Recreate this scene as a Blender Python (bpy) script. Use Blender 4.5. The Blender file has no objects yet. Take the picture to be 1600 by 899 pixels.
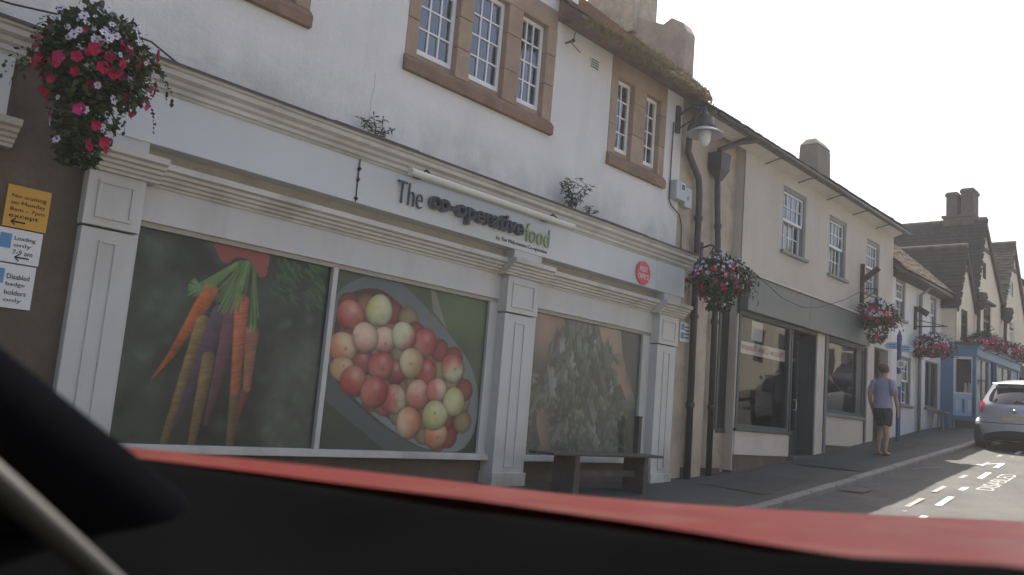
import bpy, bmesh, math, random
import numpy as np
from mathutils import Vector, Matrix
random.seed(7); rng = np.random.default_rng(7)
R = math.radians
S = bpy.context.scene
COL = S.collection

# ------------------------------------------------------------------ camera, sky, sun, exposure
cam_d = bpy.data.cameras.new('camera'); cam = bpy.data.objects.new('camera', cam_d); COL.objects.link(cam)
EYE = Vector((0.0, -7.2, 0.864))
cam.matrix_world = Matrix(((0.66390, -0.15973, -0.73056, EYE.x), (-0.74333, -0.03406, -0.66806, EYE.y),
                           (0.08183, 0.98657, -0.14135, EYE.z), (0, 0, 0, 1)))
cam_d.sensor_width = 36.0; cam_d.lens = 30.48; cam_d.clip_start = 0.02; cam_d.clip_end = 3000
cam_d.dof.use_dof = True; cam_d.dof.focus_distance = 12.0; cam_d.dof.aperture_fstop = 5.0
S.camera = cam
W = bpy.data.worlds.new('World'); S.world = W; W.use_nodes = True
nt = W.node_tree; nt.nodes.clear()
sky = nt.nodes.new('ShaderNodeTexSky'); sky.sky_type = 'NISHITA'; sky.sun_disc = False
SUN = Vector((2.78, 2.12, 5.3)).normalized()
sky.sun_elevation = math.asin(SUN.z); sky.sun_rotation = math.atan2(SUN.x, SUN.y)
sky.air_density = 1.0; sky.dust_density = 5.0; sky.ozone_density = 1.0
bg = nt.nodes.new('ShaderNodeBackground'); bg.inputs['Strength'].default_value = 0.115
wo = nt.nodes.new('ShaderNodeOutputWorld')
nt.links.new(sky.outputs[0], bg.inputs[0]); nt.links.new(bg.outputs[0], wo.inputs[0])
sd = bpy.data.lights.new('sun', 'SUN'); sd.energy = 5.0; sd.angle = R(0.53); sd.color = (1, 0.95, 0.86)
so = bpy.data.objects.new('sun', sd); COL.objects.link(so); so.location = (20, 20, 40)
so.rotation_euler = SUN.to_track_quat('Z', 'Y').to_euler()
S.view_settings.view_transform = 'Standard'; S.view_settings.look = 'None'
S.view_settings.exposure = 1.05; S.view_settings.gamma = 1.0; S.view_settings.use_curve_mapping = False

# ------------------------------------------------------------------ materials
MATS = {}
def mat(name, col, rough=0.8, var=0.12, vscale=2.5, stain=None, samt=0.5, sscale=0.8, bump=0.15, bscale=60, metal=0.0, coat=0.0, spec=0.5, zdirt=None, streak=False):
    m = bpy.data.materials.new(name); m.use_nodes = True; n = m.node_tree.nodes; l = m.node_tree.links
    b = n['Principled BSDF']; b.inputs['Roughness'].default_value = rough; b.inputs['Metallic'].default_value = metal
    b.inputs['Coat Weight'].default_value = coat; b.inputs['Specular IOR Level'].default_value = spec
    geo = n.new('ShaderNodeNewGeometry')
    def noise(scale, detail=5.0, vec=None):
        t = n.new('ShaderNodeTexNoise'); t.inputs['Scale'].default_value = scale; t.inputs['Detail'].default_value = detail
        t.inputs['Roughness'].default_value = 0.62
        l.new(vec or geo.outputs['Position'], t.inputs['Vector']); return t.outputs['Fac']
    def ramp(f, a, c, lo=0.0, hi=1.0):
        r = n.new('ShaderNodeMapRange'); r.inputs['From Min'].default_value = a; r.inputs['From Max'].default_value = c
        r.inputs['To Min'].default_value = lo; r.inputs['To Max'].default_value = hi; l.new(f, r.inputs['Value']); return r.outputs['Result']
    def mix(fac, ca, cb, mode='MIX'):
        x = n.new('ShaderNodeMix'); x.data_type = 'RGBA'; x.blend_type = mode
        for sock, v in ((x.inputs['Factor'], fac), (x.inputs[6], ca), (x.inputs[7], cb)):
            if isinstance(v, (float, int)): sock.default_value = v
            elif isinstance(v, tuple): sock.default_value = (*v, 1) if len(v) == 3 else v
            else: l.new(v, sock)
        return x.outputs[2]
    lo = tuple(c * (1 - var) for c in col); hi = tuple(min(1, c * (1 + var)) for c in col)
    c = mix(ramp(noise(vscale), 0.3, 0.7), lo, hi)
    c = mix(ramp(noise(vscale * 14, 3), 0.35, 0.7, 0.0, 0.35), c, tuple(x * (1 - var * 1.2) for x in col))
    if stain:
        vec = None
        if streak:
            mp = n.new('ShaderNodeMapping'); mp.inputs['Scale'].default_value = (1.0, 1.0, 0.22); l.new(geo.outputs['Position'], mp.inputs['Vector']); vec = mp.outputs[0]
        c = mix(ramp(noise(sscale, 8, vec), 0.5, 0.72, 0.0, samt), c, stain)
    if zdirt:      # weathering that starts at a ledge: (z of the ledge, height it climbs, colour, amount)
        sep = n.new('ShaderNodeSeparateXYZ'); l.new(geo.outputs['Position'], sep.inputs[0])
        a = ramp(sep.outputs['Z'], zdirt[0], zdirt[0] + zdirt[1], 1.0, 0.0)
        mm = n.new('ShaderNodeMath'); mm.operation = 'MULTIPLY'; l.new(a, mm.inputs[0]); l.new(ramp(noise(1.3, 8), 0.42, 0.62, 0, zdirt[3]), mm.inputs[1])
        c = mix(mm.outputs[0], c, zdirt[2])
    l.new(c, b.inputs['Base Color'])
    if bump:
        bp = n.new('ShaderNodeBump'); bp.inputs['Strength'].default_value = bump; bp.inputs['Distance'].default_value = 0.02
        l.new(noise(bscale, 4), bp.inputs['Height']); l.new(bp.outputs[0], b.inputs['Normal'])
    MATS[name] = m; return m
M_RENDER = mat('white_render', (0.69, 0.68, 0.66), 0.9, 0.06, 0.9, (0.44, 0.44, 0.40), 0.42, 0.9, 0.5, 25, zdirt=(3.4, 0.8, (0.24, 0.26, 0.20), 0.7), streak=True)
M_PAINT = mat('shopfront_paint', (0.53, 0.535, 0.52), 0.45, 0.05, 1.2, (0.40, 0.39, 0.34), 0.55, 2.2, 0.08, 60, zdirt=(-.1, .8, (.17, .155, .125), .9), streak=True)
M_FASCIA = mat('fascia_paint', (0.57, 0.59, 0.58), 0.35, 0.03, 0.8, (0.48, 0.48, 0.44), 0.35, 1.2, 0.02, 40, streak=True)
M_MOULD = mat('moulding_paint', (0.56, 0.55, 0.50), 0.5, 0.1, 2.0, (0.30, 0.27, 0.21), 0.6, 2.2, 0.1, 70)
M_FRIEZE = mat('frieze_paint', (0.40, 0.37, 0.31), 0.7, 0.12, 2.0, (0.2, 0.17, 0.13), 0.5, 2.0, 0.1, 60)
M_LEAD = mat('lead_flashing', (0.07, 0.06, 0.055), 0.7, 0.25, 6, bump=0.3)
M_STONE = mat('brown_stone', (0.34, 0.245, 0.17), 0.9, 0.2, 1.8, (0.20, 0.13, 0.09), 0.6, 1.5, 0.35, 45)
M_STONE2 = mat('pale_brown_stone', (0.38, 0.29, 0.21), 0.9, 0.2, 1.8, (0.24, 0.16, 0.11), 0.6, 1.5, 0.35, 45)
M_SILL = mat('sill_stone', (0.24, 0.155, 0.105), 0.9, 0.25, 2.2, (0.12, 0.08, 0.06), 0.6, 1.6, 0.4, 40)
M_STONED = mat('dark_stone', (0.12, 0.095, 0.072), 0.9, 0.25, 2.5, (0.09, 0.08, 0.06), 0.6, 1.8, 0.4, 30)
M_WHITE = mat('white_gloss', (0.76, 0.76, 0.76), 0.4, 0.04, 3, bump=0.03)
M_RUBBLE = mat('flaking_render', (0.46, 0.39, 0.30), 0.95, 0.2, 2.2, (0.24, 0.20, 0.15), 0.7, 1.4, 0.8, 14)
M_CREAM = mat('cream_roughcast', (0.52, 0.475, 0.405), 0.95, 0.09, 1.0, (0.38, 0.33, 0.27), 0.5, 0.8, 0.6, 70, streak=True)
M_CREAMS = mat('cream_paint', (0.55, 0.51, 0.45), 0.7, 0.08, 1.5, (0.35, 0.31, 0.26), 0.5, 1.3, 0.1, 60)
M_WHITE3 = mat('white_limewash', (0.62, 0.62, 0.61), 0.9, 0.06, 1.2, (0.42, 0.41, 0.38), 0.5, 0.9, 0.25, 40, streak=True)
M_CREAM4 = mat('yellow_limewash', (0.64, 0.59, 0.46), 0.9, 0.06, 1.0, (0.48, 0.41, 0.29), 0.45, 0.7, 0.25, 40, streak=True)
M_TILE = mat('clay_tile', (0.045, 0.037, 0.032), 0.95, 0.35, 5, (0.05, 0.05, 0.035), 0.7, 1.6, 0.4, 40, spec=0.2)
M_TILE2 = mat('lichen_tile', (0.17, 0.135, 0.10), 0.95, 0.35, 5, (0.14, 0.14, 0.08), 0.6, 1.6, 0.4, 40, spec=0.2)
M_TILE3 = mat('brown_tile', (0.22, 0.14, 0.105), 0.95, 0.3, 5, (0.12, 0.09, 0.07), 0.6, 1.6, 0.4, 40, spec=0.2)
M_MOSS = mat('backlit_moss', (0.27, 0.215, 0.12), 0.95, 0.4, 9, (0.13, 0.105, 0.06), 0.6, 4, 0.5, 60, spec=0.1)  # straw tone puts backlight into the moss colour
M_BRICK = mat('old_brick', (0.11, 0.082, 0.068), 0.95, 0.3, 6, (0.13, 0.115, 0.09), 0.6, 2, 0.6, 18)
M_CHIM = mat('rendered_chimney', (0.16, 0.145, 0.118), 0.95, 0.22, 2.5, (0.13, 0.12, 0.10), 0.6, 2, 0.6, 16)
M_PARA = mat('parapet_stone', (0.36, 0.29, 0.24), 0.95, 0.2, 3, (0.24, 0.19, 0.16), 0.5, 2, 0.6, 18)
M_BRICKP = mat('glare_pale_brick', (0.42, 0.36, 0.28), 0.95, 0.25, 7, (0.28, 0.23, 0.18), 0.5, 3, 0.6, 18)  # brick lightened in its colour for glare over the chimney
M_IRON = mat('black_iron', (0.030, 0.028, 0.028), 0.55, 0.2, 8, bump=0.1)
M_PIPE = mat('pipe_paint', (0.045, 0.04, 0.04), 0.5, 0.3, 5, bump=0.1)
M_TIMBER = mat('dark_timber', (0.06, 0.04, 0.032), 0.8, 0.3, 5, bump=0.2)
M_WOOD = mat('bench_wood', (0.075, 0.066, 0.056), 0.75, 0.3, 6, bump=0.2)
M_WOODL = mat('pale_wood', (0.30, 0.22, 0.14), 0.7, 0.2, 6)
M_GREY = mat('grey_fascia', (0.125, 0.14, 0.145), 0.42, 0.04, 0.9, (0.09, 0.10, 0.10), 0.4, 0.9, 0.03, 30)
M_GREYF = mat('grey_frame', (0.055, 0.068, 0.072), 0.45, 0.08, 3, bump=0.03)
M_GREYW = mat('grey_window_paint', (0.20, 0.205, 0.20), 0.6, 0.12, 4, bump=0.1)
M_TEAL = mat('door_paint', (0.050, 0.066, 0.070), 0.4, 0.08, 3, bump=0.03)
M_DARK = mat('dark_interior', (0.035, 0.034, 0.033), 0.9, 0.2, 2, bump=0)
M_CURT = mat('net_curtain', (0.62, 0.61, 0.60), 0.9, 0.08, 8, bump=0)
M_NET = mat('sky_tinted_net', (0.20, 0.20, 0.26), 0.9, 0.2, 5, bump=0)  # lavender colour stands in for sky reflected in the panes
M_CURTD = mat('dark_curtain', (0.20, 0.17, 0.19), 0.9, 0.2, 6, bump=0)  # darker curtain cloth
M_BLUE = mat('blue_paint', (0.10, 0.21, 0.34), 0.45, 0.08, 2, (0.06, 0.14, 0.24), 0.4, 1.5, 0.04, 50)
M_NAVY = mat('post_paint', (0.035, 0.06, 0.22), 0.4, 0.1, 5, bump=0.02)
M_SIGNB = mat('pale_blue_sign', (0.42, 0.58, 0.72), 0.5, 0.05, 3, bump=0)
M_SIGNBL = mat('blue_sign', (0.10, 0.27, 0.52), 0.5, 0.05, 3, bump=0)
M_SIGNW = mat('white_sign', (0.70, 0.72, 0.73), 0.5, 0.05, 3, bump=0)
M_SIGNY = mat('yellow_sign', (0.62, 0.34, 0.05), 0.5, 0.06, 3, bump=0)
M_INK = mat('black_ink', (0.03, 0.03, 0.035), 0.6, 0.05, 3, bump=0)
M_LET = mat('dark_letters', (0.035, 0.042, 0.065), 0.4, 0.1, 5, bump=0)
M_LETG = mat('letter_returns', (0.14, 0.14, 0.16), 0.35, 0.1, 5, bump=0)
M_LETT = mat('slate_letters', (0.07, 0.095, 0.13), 0.4, 0.06, 5, bump=0)
M_LETF = mat('green_letters', (0.30, 0.38, 0.20), 0.4, 0.06, 5, bump=0)
M_RED = mat('post_red', (0.62, 0.11, 0.11), 0.4, 0.06, 4, bump=0)
M_TUBE = mat('lamp_housing', (0.62, 0.60, 0.54), 0.35, 0.08, 3, (0.4, 0.37, 0.3), 0.4, 3, bump=0.02)
M_PLAST = mat('grey_plastic', (0.42, 0.44, 0.46), 0.5, 0.05, 4, bump=0.02)
M_ROAD = mat('asphalt', (0.100, 0.097, 0.090), 0.88, 0.24, 1.1, (0.066, 0.065, 0.062), 0.8, 0.9, 0.9, 75, spec=0.35)
M_PAVE = mat('pavement_tarmac', (0.070, 0.070, 0.066), 0.88, 0.18, 0.8, (0.048, 0.048, 0.046), 0.6, 1.1, 0.5, 90, spec=0.4)
M_PATCH = mat('newer_tarmac', (0.060, 0.060, 0.058), 0.9, 0.15, 2, (0.075, 0.074, 0.07), 0.5, 2, 0.5, 110, spec=0.35)
M_KERB = mat('kerb_granite', (0.20, 0.19, 0.175), 0.85, 0.2, 5, (0.14, 0.13, 0.12), 0.6, 2.5, 0.4, 60)
M_LINE = mat('road_paint', (0.62, 0.61, 0.57), 0.8, 0.14, 6, (0.25, 0.245, 0.23), 0.75, 7, 0.3, 90)
M_LINEM = mat('faded_road_paint', (0.42, 0.415, 0.39), 0.85, 0.2, 6, (0.16, 0.157, 0.148), 0.85, 8, 0.3, 90)
M_LINEW = mat('worn_road_paint', (0.26, 0.255, 0.24), 0.85, 0.2, 6, (0.12, 0.118, 0.11), 0.85, 6, 0.3, 90)
M_GROUND = mat('far_ground', (0.09, 0.085, 0.075), 0.95, 0.2, 0.5)
M_LEAF = mat('basket_leaf', (0.050, 0.075, 0.026), 0.7, 0.45, 14, bump=0, spec=0.3)
M_WEED = mat('weed_leaf', (0.075, 0.090, 0.060), 0.75, 0.3, 14, bump=0, spec=0.3)
M_PETW = mat('white_petal', (0.58, 0.54, 0.64), 0.8, 0.12, 14, bump=0, spec=0.2)
M_PETR = mat('crimson_petal', (0.40, 0.018, 0.070), 0.7, 0.3, 10, bump=0, spec=0.2)
M_PETP = mat('pink_petal', (0.44, 0.05, 0.17), 0.7, 0.25, 10, bump=0, spec=0.2)
M_PETO = mat('orange_petal', (0.66, 0.14, 0.03), 0.7, 0.2, 10, bump=0, spec=0.2)
M_SKIN = mat('skin', (0.36, 0.22, 0.15), 0.6, 0.08, 12, bump=0)
M_HAIR = mat('brown_hair', (0.07, 0.045, 0.032), 0.7, 0.3, 40, bump=0.3, bscale=200)
M_SHIRT = mat('lilac_shirt', (0.27, 0.27, 0.37), 0.9, 0.07, 9, bump=0.25, bscale=18)
M_SHORT = mat('charcoal_shorts', (0.042, 0.040, 0.040), 0.9, 0.12, 9, bump=0.25, bscale=18)
M_SHOE = mat('sandal', (0.03, 0.025, 0.022), 0.7, 0.1, 9, bump=0)
M_SILVER = mat('silver_paint', (0.46, 0.48, 0.54), 0.30, 0.02, 3, bump=0, metal=0.35, coat=0.7)
M_CARDK = mat('navy_car_paint', (0.03, 0.035, 0.05), 0.3, 0.05, 3, bump=0, coat=0.8)
M_CGLASS = mat('car_glass', (0.018, 0.02, 0.024), 0.06, 0.05, 3, bump=0, spec=0.8)
M_BLACK = mat('black_plastic', (0.02, 0.02, 0.021), 0.55, 0.15, 6, bump=0.05)
M_TYRE = mat('tyre', (0.018, 0.018, 0.018), 0.85, 0.15, 10)
M_RIM = mat('alloy', (0.42, 0.43, 0.45), 0.35, 0.05, 5, bump=0, metal=0.8)
M_TAIL = mat('tail_lamp', (0.46, 0.02, 0.018), 0.15, 0.1, 6, bump=0, coat=0.6)
M_PLATE = mat('number_plate', (0.46, 0.36, 0.22), 0.5, 0.12, 9, bump=0)
M_REDCAR = mat('dusty_red_paint', (0.068, 0.006, 0.005), 0.35, 0.25, 3, (0.10, 0.048, 0.032), 0.6, 9, 0.04, 40, coat=0.0, spec=0.035)
M_DASH = mat('dashboard', (0.003, 0.003, 0.0033), 0.95, 0.2, 8, bump=0.1, bscale=150, spec=0.0)
M_TRIM = mat('pillar_trim', (0.0035, 0.0037, 0.0048), 0.9, 0.1, 5, bump=0.05, spec=0.0)
M_SEAL = mat('pale_seal', (0.024, 0.023, 0.020), 0.6, 0.2, 8, bump=0)

def glass_mat(name, tint, base_refl):
    m = bpy.data.materials.new(name); m.use_nodes = True; n = m.node_tree.nodes; l = m.node_tree.links; n.clear()
    o = n.new('ShaderNodeOutputMaterial'); tr = n.new('ShaderNodeBsdfTransparent'); tr.inputs[0].default_value = (*tint, 1)
    gl = n.new('ShaderNodeBsdfGlossy'); gl.inputs['Roughness'].default_value = 0.02
    fr = n.new('ShaderNodeFresnel'); fr.inputs['IOR'].default_value = base_refl
    ns = n.new('ShaderNodeTexNoise'); ns.inputs['Scale'].default_value = 2.2; bp = n.new('ShaderNodeBump'); bp.inputs['Strength'].default_value = 0.05; bp.inputs['Distance'].default_value = 0.05
    l.new(ns.outputs['Fac'], bp.inputs['Height']); l.new(bp.outputs[0], gl.inputs['Normal'])
    mx = n.new('ShaderNodeMixShader'); l.new(fr.outputs[0], mx.inputs[0]); l.new(tr.outputs[0], mx.inputs[1]); l.new(gl.outputs[0], mx.inputs[2]); l.new(mx.outputs[0], o.inputs[0])
    return m
M_GLASS = glass_mat('window_glass', (0.72, 0.74, 0.78), 3.0)
M_SHOPG = glass_mat('shop_glass', (0.88, 0.90, 0.90), 1.5)

def print_mat(name):
    m = bpy.data.materials.new(name); m.use_nodes = True; n = m.node_tree.nodes; l = m.node_tree.links
    a = n.new('ShaderNodeVertexColor'); a.layer_name = 'print'; b = n['Principled BSDF']
    b.inputs['Roughness'].default_value = 0.28; b.inputs['Specular IOR Level'].default_value = 0.5
    l.new(a.outputs['Color'], b.inputs['Base Color']); return m
M_PRINT = print_mat('printed_film')

# ------------------------------------------------------------------ builders
class MB:
    def __init__(s): s.v = []; s.f = []
    def add(s, vs, fs):
        o = len(s.v); s.v += [tuple(map(float, v)) for v in vs]; s.f += [tuple(i + o for i in f) for f in fs]; return s
    def box(s, x0, x1, y0, y1, z0, z1):
        return s.add([(x0, y0, z0), (x1, y0, z0), (x1, y1, z0), (x0, y1, z0), (x0, y0, z1), (x1, y0, z1), (x1, y1, z1), (x0, y1, z1)],
                     [(0, 3, 2, 1), (4, 5, 6, 7), (0, 1, 5, 4), (1, 2, 6, 5), (2, 3, 7, 6), (3, 0, 4, 7)])
    def obox(s, c, u, v, w):          # centre and three half-axes
        c, u, v, w = map(Vector, (c, u, v, w)); p = []
        for k in (-1, 1):
            for a, b in ((-1, -1), (1, -1), (1, 1), (-1, 1)): p.append(c + u * a + v * b + w * k)
        return s.add(p, [(0, 3, 2, 1), (4, 5, 6, 7), (0, 1, 5, 4), (1, 2, 6, 5), (2, 3, 7, 6), (3, 0, 4, 7)])
    def px(s, prof, x0, x1):          # (y, z) outline drawn out along x
        n = len(prof)
        return s.add([(x0, y, z) for y, z in prof] + [(x1, y, z) for y, z in prof],
                     [tuple(range(n)), tuple(range(2 * n - 1, n - 1, -1))] + [(i, i + n, (i + 1) % n + n, (i + 1) % n) for i in range(n)])
    def py(s, prof, y0, y1):          # (x, z) outline drawn out along y
        n = len(prof)
        return s.add([(x, y0, z) for x, z in prof] + [(x, y1, z) for x, z in prof],
                     [tuple(range(n)), tuple(range(2 * n - 1, n - 1, -1))] + [(i, i + n, (i + 1) % n + n, (i + 1) % n) for i in range(n)])
    def tube(s, pts, r, n=8, caps=True, flat=1.0):
        pts = [Vector(p) for p in pts]; rs = r if isinstance(r, (list, tuple)) else [r] * len(pts); vs = []; up = None
        for i, p in enumerate(pts):
            t = (pts[min(i + 1, len(pts) - 1)] - pts[max(i - 1, 0)]).normalized()
            if up is None: up = Vector((0, 0, 1)) if abs(t.z) < 0.9 else Vector((1, 0, 0))
            a = t.cross(up).normalized(); b = a.cross(t).normalized(); up = b
            for k in range(n):
                an = 2 * math.pi * k / n; vs.append(p + (a * math.cos(an) + b * math.sin(an) * flat) * rs[i])
        fs = [(i * n + k, i * n + (k + 1) % n, (i + 1) * n + (k + 1) % n, (i + 1) * n + k) for i in range(len(pts) - 1) for k in range(n)]
        if caps: fs += [tuple(range(n - 1, -1, -1)), tuple(range((len(pts) - 1) * n, len(pts) * n))]
        return s.add(vs, fs)
    def lathe(s, prof, c=(0, 0, 0), n=20, axis='z'):
        vs = []
        for r, h in prof:
            for k in range(n):
                a = 2 * math.pi * k / n; q = (r * math.cos(a), r * math.sin(a), h)
                if axis == 'y': q = (q[0], q[2], q[1])
                if axis == 'x': q = (q[2], q[0], q[1])
                vs.append((q[0] + c[0], q[1] + c[1], q[2] + c[2]))
        m = len(prof)
        fs = [(i * n + k, i * n + (k + 1) % n, (i + 1) * n + (k + 1) % n, (i + 1) * n + k) for i in range(m - 1) for k in range(n)]
        fs += [tuple(range(n - 1, -1, -1)), tuple(range((m - 1) * n, m * n))]
        return s.add(vs, fs)
    def mesh(s, name, recalc=True):
        me = bpy.data.meshes.new(name); me.from_pydata(s.v, [], s.f)
        if recalc:
            bm = bmesh.new(); bm.from_mesh(me); bmesh.ops.recalc_face_normals(bm, faces=bm.faces); bm.to_mesh(me); bm.free()
        return me
    def build(s, name, m, parent=None, smooth=False, bevel=0.0, local=False, recalc=True):
        me = s.mesh(name, recalc); return link(name, me, m, parent, smooth, bevel, local)
def link(name, me, m, parent=None, smooth=False, bevel=0.0, local=False):
    if m is not None and len(me.materials) == 0: me.materials.append(m)
    o = bpy.data.objects.new(name, me); COL.objects.link(o)
    if smooth: me.polygons.foreach_set('use_smooth', [True] * len(me.polygons))
    if parent is not None:
        o.parent = parent
        if not local and parent.type == 'EMPTY': o.matrix_parent_inverse = Matrix.Translation(-Vector(parent.location))
    if bevel:
        bv = o.modifiers.new('bevel', 'BEVEL'); bv.width = bevel; bv.segments = 2; bv.limit_method = 'ANGLE'; bv.angle_limit = R(40)
    return o
def tag(o, label=None, cat=None, group=None, kind=None):
    if label: o['label'] = label
    if cat: o['category'] = cat
    if group: o['group'] = group
    if kind: o['kind'] = kind
    return o
def thing(name, loc, label, cat, group=None, rz=0.0):
    o = bpy.data.objects.new(name, None); COL.objects.link(o); o.location = loc; o.rotation_euler = (0, 0, rz)
    o.empty_display_size = 0.2
    return tag(o, label, cat, group)
def copy_tree(o, parent=None):
    c = o.copy(); COL.objects.link(c)
    if parent is not None: c.parent = parent
    for ch in list(o.children): copy_tree(ch, c)
    return c
FONT_CACHE = {}
def text_mesh(txt, w, h, depth=0.003, shear=0.0, offset=0.0, mirror=False):
    """Lettering as a mesh in the xy plane, fitted into w x h with its lower corner at the origin."""
    cu = bpy.data.curves.new('lettering', 'FONT'); cu.body = txt; cu.extrude = depth; cu.offset = offset; cu.shear = shear; cu.resolution_u = 3
    to = bpy.data.objects.new('lettering', cu); COL.objects.link(to); bpy.context.view_layer.update()
    me = bpy.data.meshes.new_from_object(to.evaluated_get(bpy.context.evaluated_depsgraph_get()))
    bpy.data.objects.remove(to); bpy.data.curves.remove(cu)
    co = np.array([v.co for v in me.vertices]); mn, mx = co.min(0), co.max(0)
    co[:, 0] = (co[:, 0] - mn[0]) / (mx[0] - mn[0]) * w; co[:, 1] = (co[:, 1] - mn[1]) / (mx[1] - mn[1]) * h
    if mirror: co[:, 0] = w - co[:, 0]
    me.vertices.foreach_set('co', co.ravel()); me.materials.clear(); me.update(); return me
def wall_text(name, txt, x, y, z, w, h, m, parent, depth=0.003, **k):
    me = text_mesh(txt, w, h, depth, **k); o = link(name, me, m, parent)
    ml = Matrix.Translation((x, y, z)) @ Matrix.Rotation(R(90), 4, 'X'); o.matrix_basis = ml; return o
def split_letters(o, name='letter'):
    """Part a word into its letters, each an object of its own."""
    me = o.data; n = len(me.vertices); par = list(range(n))
    def find(i):
        while par[i] != i: par[i] = par[par[i]]; i = par[i]
        return i
    for e in me.edges: par[find(e.vertices[0])] = find(e.vertices[1])
    groups = {}
    for p in me.polygons: groups.setdefault(find(p.vertices[0]), []).append(tuple(p.vertices))
    co = [tuple(v.co) for v in me.vertices]; out = []
    for k in sorted(groups, key=lambda g: min(co[i][0] for f in groups[g] for i in f)):
        used = sorted({i for f in groups[k] for i in f}); ix = {i: j for j, i in enumerate(used)}; m2 = bpy.data.meshes.new(name)
        m2.from_pydata([co[i] for i in used], [], [tuple(ix[i] for i in f) for f in groups[k]]); m2.materials.append(me.materials[0])
        q = bpy.data.objects.new(name, m2); COL.objects.link(q); q.parent = o.parent; q.matrix_parent_inverse = o.matrix_parent_inverse.copy(); q.matrix_basis = o.matrix_basis.copy(); out.append(q)
    bpy.data.objects.remove(o); return out
def gz(x):                                    # the pavement climbs the hill beyond the white shop
    return 0.11 * 0.6 * np.logaddexp(0.0, (min(x, 60.0) - 12.0) / 0.6)

def gk(x):                                    # along the kerb and the road the fall goes on a little further
    return 0.11 * 0.8 * np.logaddexp(0.0, (min(x, 60.0) - 9.5) / 0.8) - 0.275

def wall_holes(b, x0, x1, z0, z1, y, holes, rev=0.12):
    """A wall face at y with rectangular openings and their reveals."""
    xs = sorted({x0, x1, *[h[0] for h in holes], *[h[1] for h in holes]}); zs = sorted({z0, z1, *[h[2] for h in holes], *[h[3] for h in holes]})
    xs = [x for x in xs if x0 <= x <= x1]; zs = [z for z in zs if z0 <= z <= z1]
    for i in range(len(xs) - 1):
        for j in range(len(zs) - 1):
            cx, cz = (xs[i] + xs[i + 1]) / 2, (zs[j] + zs[j + 1]) / 2
            if any(h[0] < cx < h[1] and h[2] < cz < h[3] for h in holes): continue
            b.add([(xs[i], y, zs[j]), (xs[i + 1], y, zs[j]), (xs[i + 1], y, zs[j + 1]), (xs[i], y, zs[j + 1])], [(0, 1, 2, 3)])
    for a, c, d, e in holes:
        b.add([(a, y, d), (c, y, d), (c, y, e), (a, y, e), (a, y + rev, d), (c, y + rev, d), (c, y + rev, e), (a, y + rev, e)],
              [(0, 1, 5, 4), (1, 2, 6, 5), (2, 3, 7, 6), (3, 0, 4, 7)])
    return b
def room(b, x0, x1, z0, z1, y, d):             # five inside faces behind an opening
    p = 0.04; x0 -= p; x1 += p; z0 -= p; z1 += p
    return b.add([(x0, y, z0), (x1, y, z0), (x1, y, z1), (x0, y, z1), (x0, y + d, z0), (x1, y + d, z0), (x1, y + d, z1), (x0, y + d, z1)],
                 [(0, 1, 5, 4), (1, 2, 6, 5), (2, 3, 7, 6), (3, 0, 4, 7), (4, 5, 6, 7)])
def lights(win, x0, x1, z0, z1, y, cols, rows, m, fw=0.05, bw=0.022, glass=None, name='sash', dep=0.045):
    """A glazed frame: stiles, rails and bars as one sash, and every pane a piece of its own."""
    b = MB(); b.box(x0, x0 + fw, y - dep / 2, y + dep / 2, z0, z1).box(x1 - fw, x1, y - dep / 2, y + dep / 2, z0, z1)
    b.box(x0 + fw, x1 - fw, y - dep / 2, y + dep / 2, z0, z0 + fw * 1.3).box(x0 + fw, x1 - fw, y - dep / 2, y + dep / 2, z1 - fw, z1)
    gx0, gx1, g0, g1 = x0 + fw, x1 - fw, z0 + fw * 1.3, z1 - fw
    for i in range(1, cols): c = gx0 + (gx1 - gx0) * i / cols; b.box(c - bw / 2, c + bw / 2, y - dep * .36, y + dep * .36, g0, g1)
    for j in range(1, rows): c = g0 + (g1 - g0) * j / rows; b.box(gx0, gx1, y - dep * .32, y + dep * .32, c - bw / 2, c + bw / 2)
    s = b.build(name, m, win)
    for i in range(cols):
        for j in range(rows):
            a = gx0 + (gx1 - gx0) * i / cols; c = gx0 + (gx1 - gx0) * (i + 1) / cols; d = g0 + (g1 - g0) * j / rows; e = g0 + (g1 - g0) * (j + 1) / rows
            t1, t2 = random.uniform(-.004, .004), random.uniform(-.004, .004)
            MB().add([(a, y + t1, d), (c, y - t1, d), (c, y - t1 + t2, e), (a, y + t1 + t2, e)], [(0, 1, 2, 3)]).build('pane', glass or M_GLASS, win, recalc=False)
    return s
def curtain(win, x0, x1, z0, z1, y, m, name='curtain', folds=9):
    b = MB(); n = folds * 4; vs = []
    for i in range(n + 1):
        x = x0 + (x1 - x0) * i / n; yy = y + 0.025 * math.sin(i * math.pi / 2 + random.uniform(-.4, .4)); vs += [(x, yy, z0), (x, yy, z1)]
    b.add(vs, [(2 * i, 2 * i + 2, 2 * i + 3, 2 * i + 1) for i in range(n)]); return b.build(name, m, win, smooth=True)
def tiles(parent, o, u, v, L, H, m, tw=0.17, course=0.14, name='roof_tiles', jit=0.012, th=0.016, clip=None):
    """Overlapping tile courses up a slope: u along the eave, v up the slope (unit vectors)."""
    o, u, v = Vector(o), Vector(u).normalized(), Vector(v).normalized(); n = u.cross(v).normalized()
    if n.z < 0: n = -n
    b = MB(); rows = int(H / course); cols = int(L / tw)
    for j in range(rows):
        for i in range(cols + 1):
            a = i * tw + (tw / 2 if j % 2 else 0); 
            if a > L: continue
            if clip and not clip(a, j * course): continue
            c = o + u * (a + random.uniform(-.006, .006)) + v * (j * course + course * .8 + random.uniform(-jit, jit)) + n * (0.03 + random.uniform(0, jit))
            b.obox(c, u * (tw * .485), (v * course * .85 - n * 0.011), n * th * .5)
    t = b.build(name, m, parent); t['kind'] = 'stuff'; return t

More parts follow.
